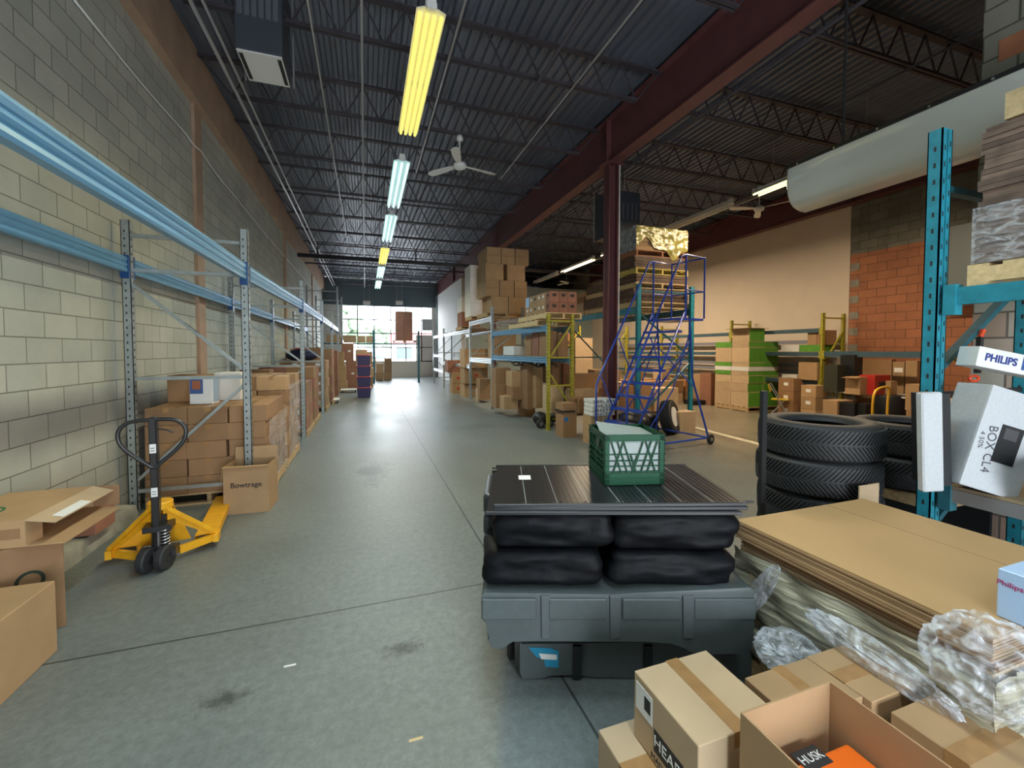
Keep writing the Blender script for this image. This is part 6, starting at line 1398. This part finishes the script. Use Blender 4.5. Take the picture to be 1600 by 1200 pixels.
# yellow hand cart
p = onY(1346, 655, 5.5); ct = thing('platform_cart', 'platform cart with bent yellow handle behind the tyres', 'cart', (p.x, 5.5, 0), 0.1)
MB().box((-0.3, -0.35, 0.16), (0.3, 0.35, 0.2)).build('platform', YEL, ct)
MB().tube(smoothpts([(-0.26, -0.3, 0.2), (-0.27, -0.3, 0.7), (-0.22, -0.3, 0.92), (-0.08, -0.3, 1.0), (0.2, -0.3, 1.02), (0.28, -0.3, 0.95), (0.24, -0.3, 0.75), (0.23, -0.3, 0.2)], 4, False), 0.022, 8).build('handle', mat('cart_yellow', (0.75, 0.42, 0.03), 0.4), ct, smooth=True)
for sx in (-0.25, 0.25):
    for sy in (-0.28, 0.28): MB().cyl((sx-0.02, sy, 0.08), (sx+0.02, sy, 0.08), 0.08, 14).build('wheel', RUB, ct)
# ------------------------------------------------------------------ clutter behind the ladder
BG = 'boxes heaped behind the blue ladder'
OBX = mat('orange_brown_board', (0.42, 0.19, 0.07), 0.75, rnd=0.2)
rnd = random.Random(31)
p0 = (8.2, 12.6)
for r in range(2):
    for i in range(7):
        for k in range(3 if r else 2):
            if rnd.random() < 0.25 and k == 2: continue
            x_ = 7.2+0.5*i+rnd.uniform(-.05, .05); y_ = 11.6+0.75*r+rnd.uniform(-.08, .08); h_ = 0.36
            if x_ > 10.35: continue

            carton(x_, y_, h_*k, 0.42*rnd.uniform(0.8, 1), 0.42, h_-0.004, f'{("brown", "orange brown", "pale")[(i+k+r) % 3]} box in heap behind ladder, {ORD[r]} row, {ORD[i]} from column, {TIERW(k, 3)}', BG, [CARDD, OBX, CARDG][(i+k+r) % 3], rz=rnd.uniform(-.15, .15), bev=0) if k == 0 or True else None
for (u0, u1, vt, vb, Y, lab, mm) in ((899, 926, 528, 563, 13.2, 'large pale upright carton left of the red column, upper', CARDG), (899, 926, 563, 650, 13.2, 'large pale upright carton left of the red column, lower', CARDG), (1022, 1060, 606, 643, 9.6, 'large olive brown carton seen through the ladder steps', CARDG), (962, 990, 603, 665, 9.3, 'brown carton low behind the ladder foot', CARDD), (992, 1018, 596, 665, 9.5, 'dark carton behind the ladder middle', CARDD), (1084, 1113, 625, 634, 10.6, 'dark low tray on the floor left of the green pallet', BLACKP), (1110, 1118, 583, 637, 10.4, 'narrow brown carton column left of the green pallet', CARDR), (1095, 1108, 585, 624, 10.9, 'tan carton standing left of the green pallet', CARD)):
    FB(u0, u1, vt, vb, Y, 0.45, lab, BG, mm)
frame(8.6, 9.4, 13.9, 2.6, YELF, 'yellow rack frame beyond the ladder, centre of right bay', hz=(0.3, 1.2, 2.1), group='yellow frames beyond the ladder')
frame(6.6, 7.4, 13.9, 2.6, YELF, 'yellow rack frame just right of the red column, farther back', hz=(0.3, 1.2, 2.1), group='yellow frames beyond the ladder')
for z_ in (1.15, 1.9): beam((6.6, 13.9, z_), (6.6, 17.2, z_), 0.1, SLB, f'slate beam beyond the red column, {("lower" if z_ < 1.5 else "upper")}', 'beams beyond the red column', ribs=False)
for i_ in range(3): carton(6.95, 14.3+0.75*i_, 1.902, 0.7, 0.6, 0.45, f'reddish carton on the far shelf left of the red column, {ORD[i_]} one', BG, CARDR, bev=0)
beam((7.4, 13.9, 1.9), (7.4, 17.2, 1.9), 0.1, SLB, 'slate beam beyond the red column, rear side', 'beams beyond the red column', ribs=False)
# stuff on the floor: scraps
for (u, v, lab) in ((453, 1040, 'small white paper scrap on the floor, lower left'), (650, 1155, 'thin yellowish splinter on the floor, bottom centre')):
    p = FL(u, v); tag(MB().box((-0.03, -0.006, 0), (0.03, 0.006, 0.002)).build('paper_scrap', WHITEC if u < 500 else WOODY, loc=p), lab, 'scrap')

# ------------------------------------------------------------------ lettering becomes plain mesh
dg = bpy.context.evaluated_depsgraph_get()
for o in [o for o in bpy.data.objects if o.type == "FONT"]:
    me = bpy.data.meshes.new_from_object(o.evaluated_get(dg)); n = bpy.data.objects.new(o.name.split('.')[0], me); C.objects.link(n)
    n.parent = o.parent; n.location = o.location; n.rotation_euler = o.rotation_euler; n.scale = o.scale
    bpy.data.objects.remove(o, do_unlink=True)
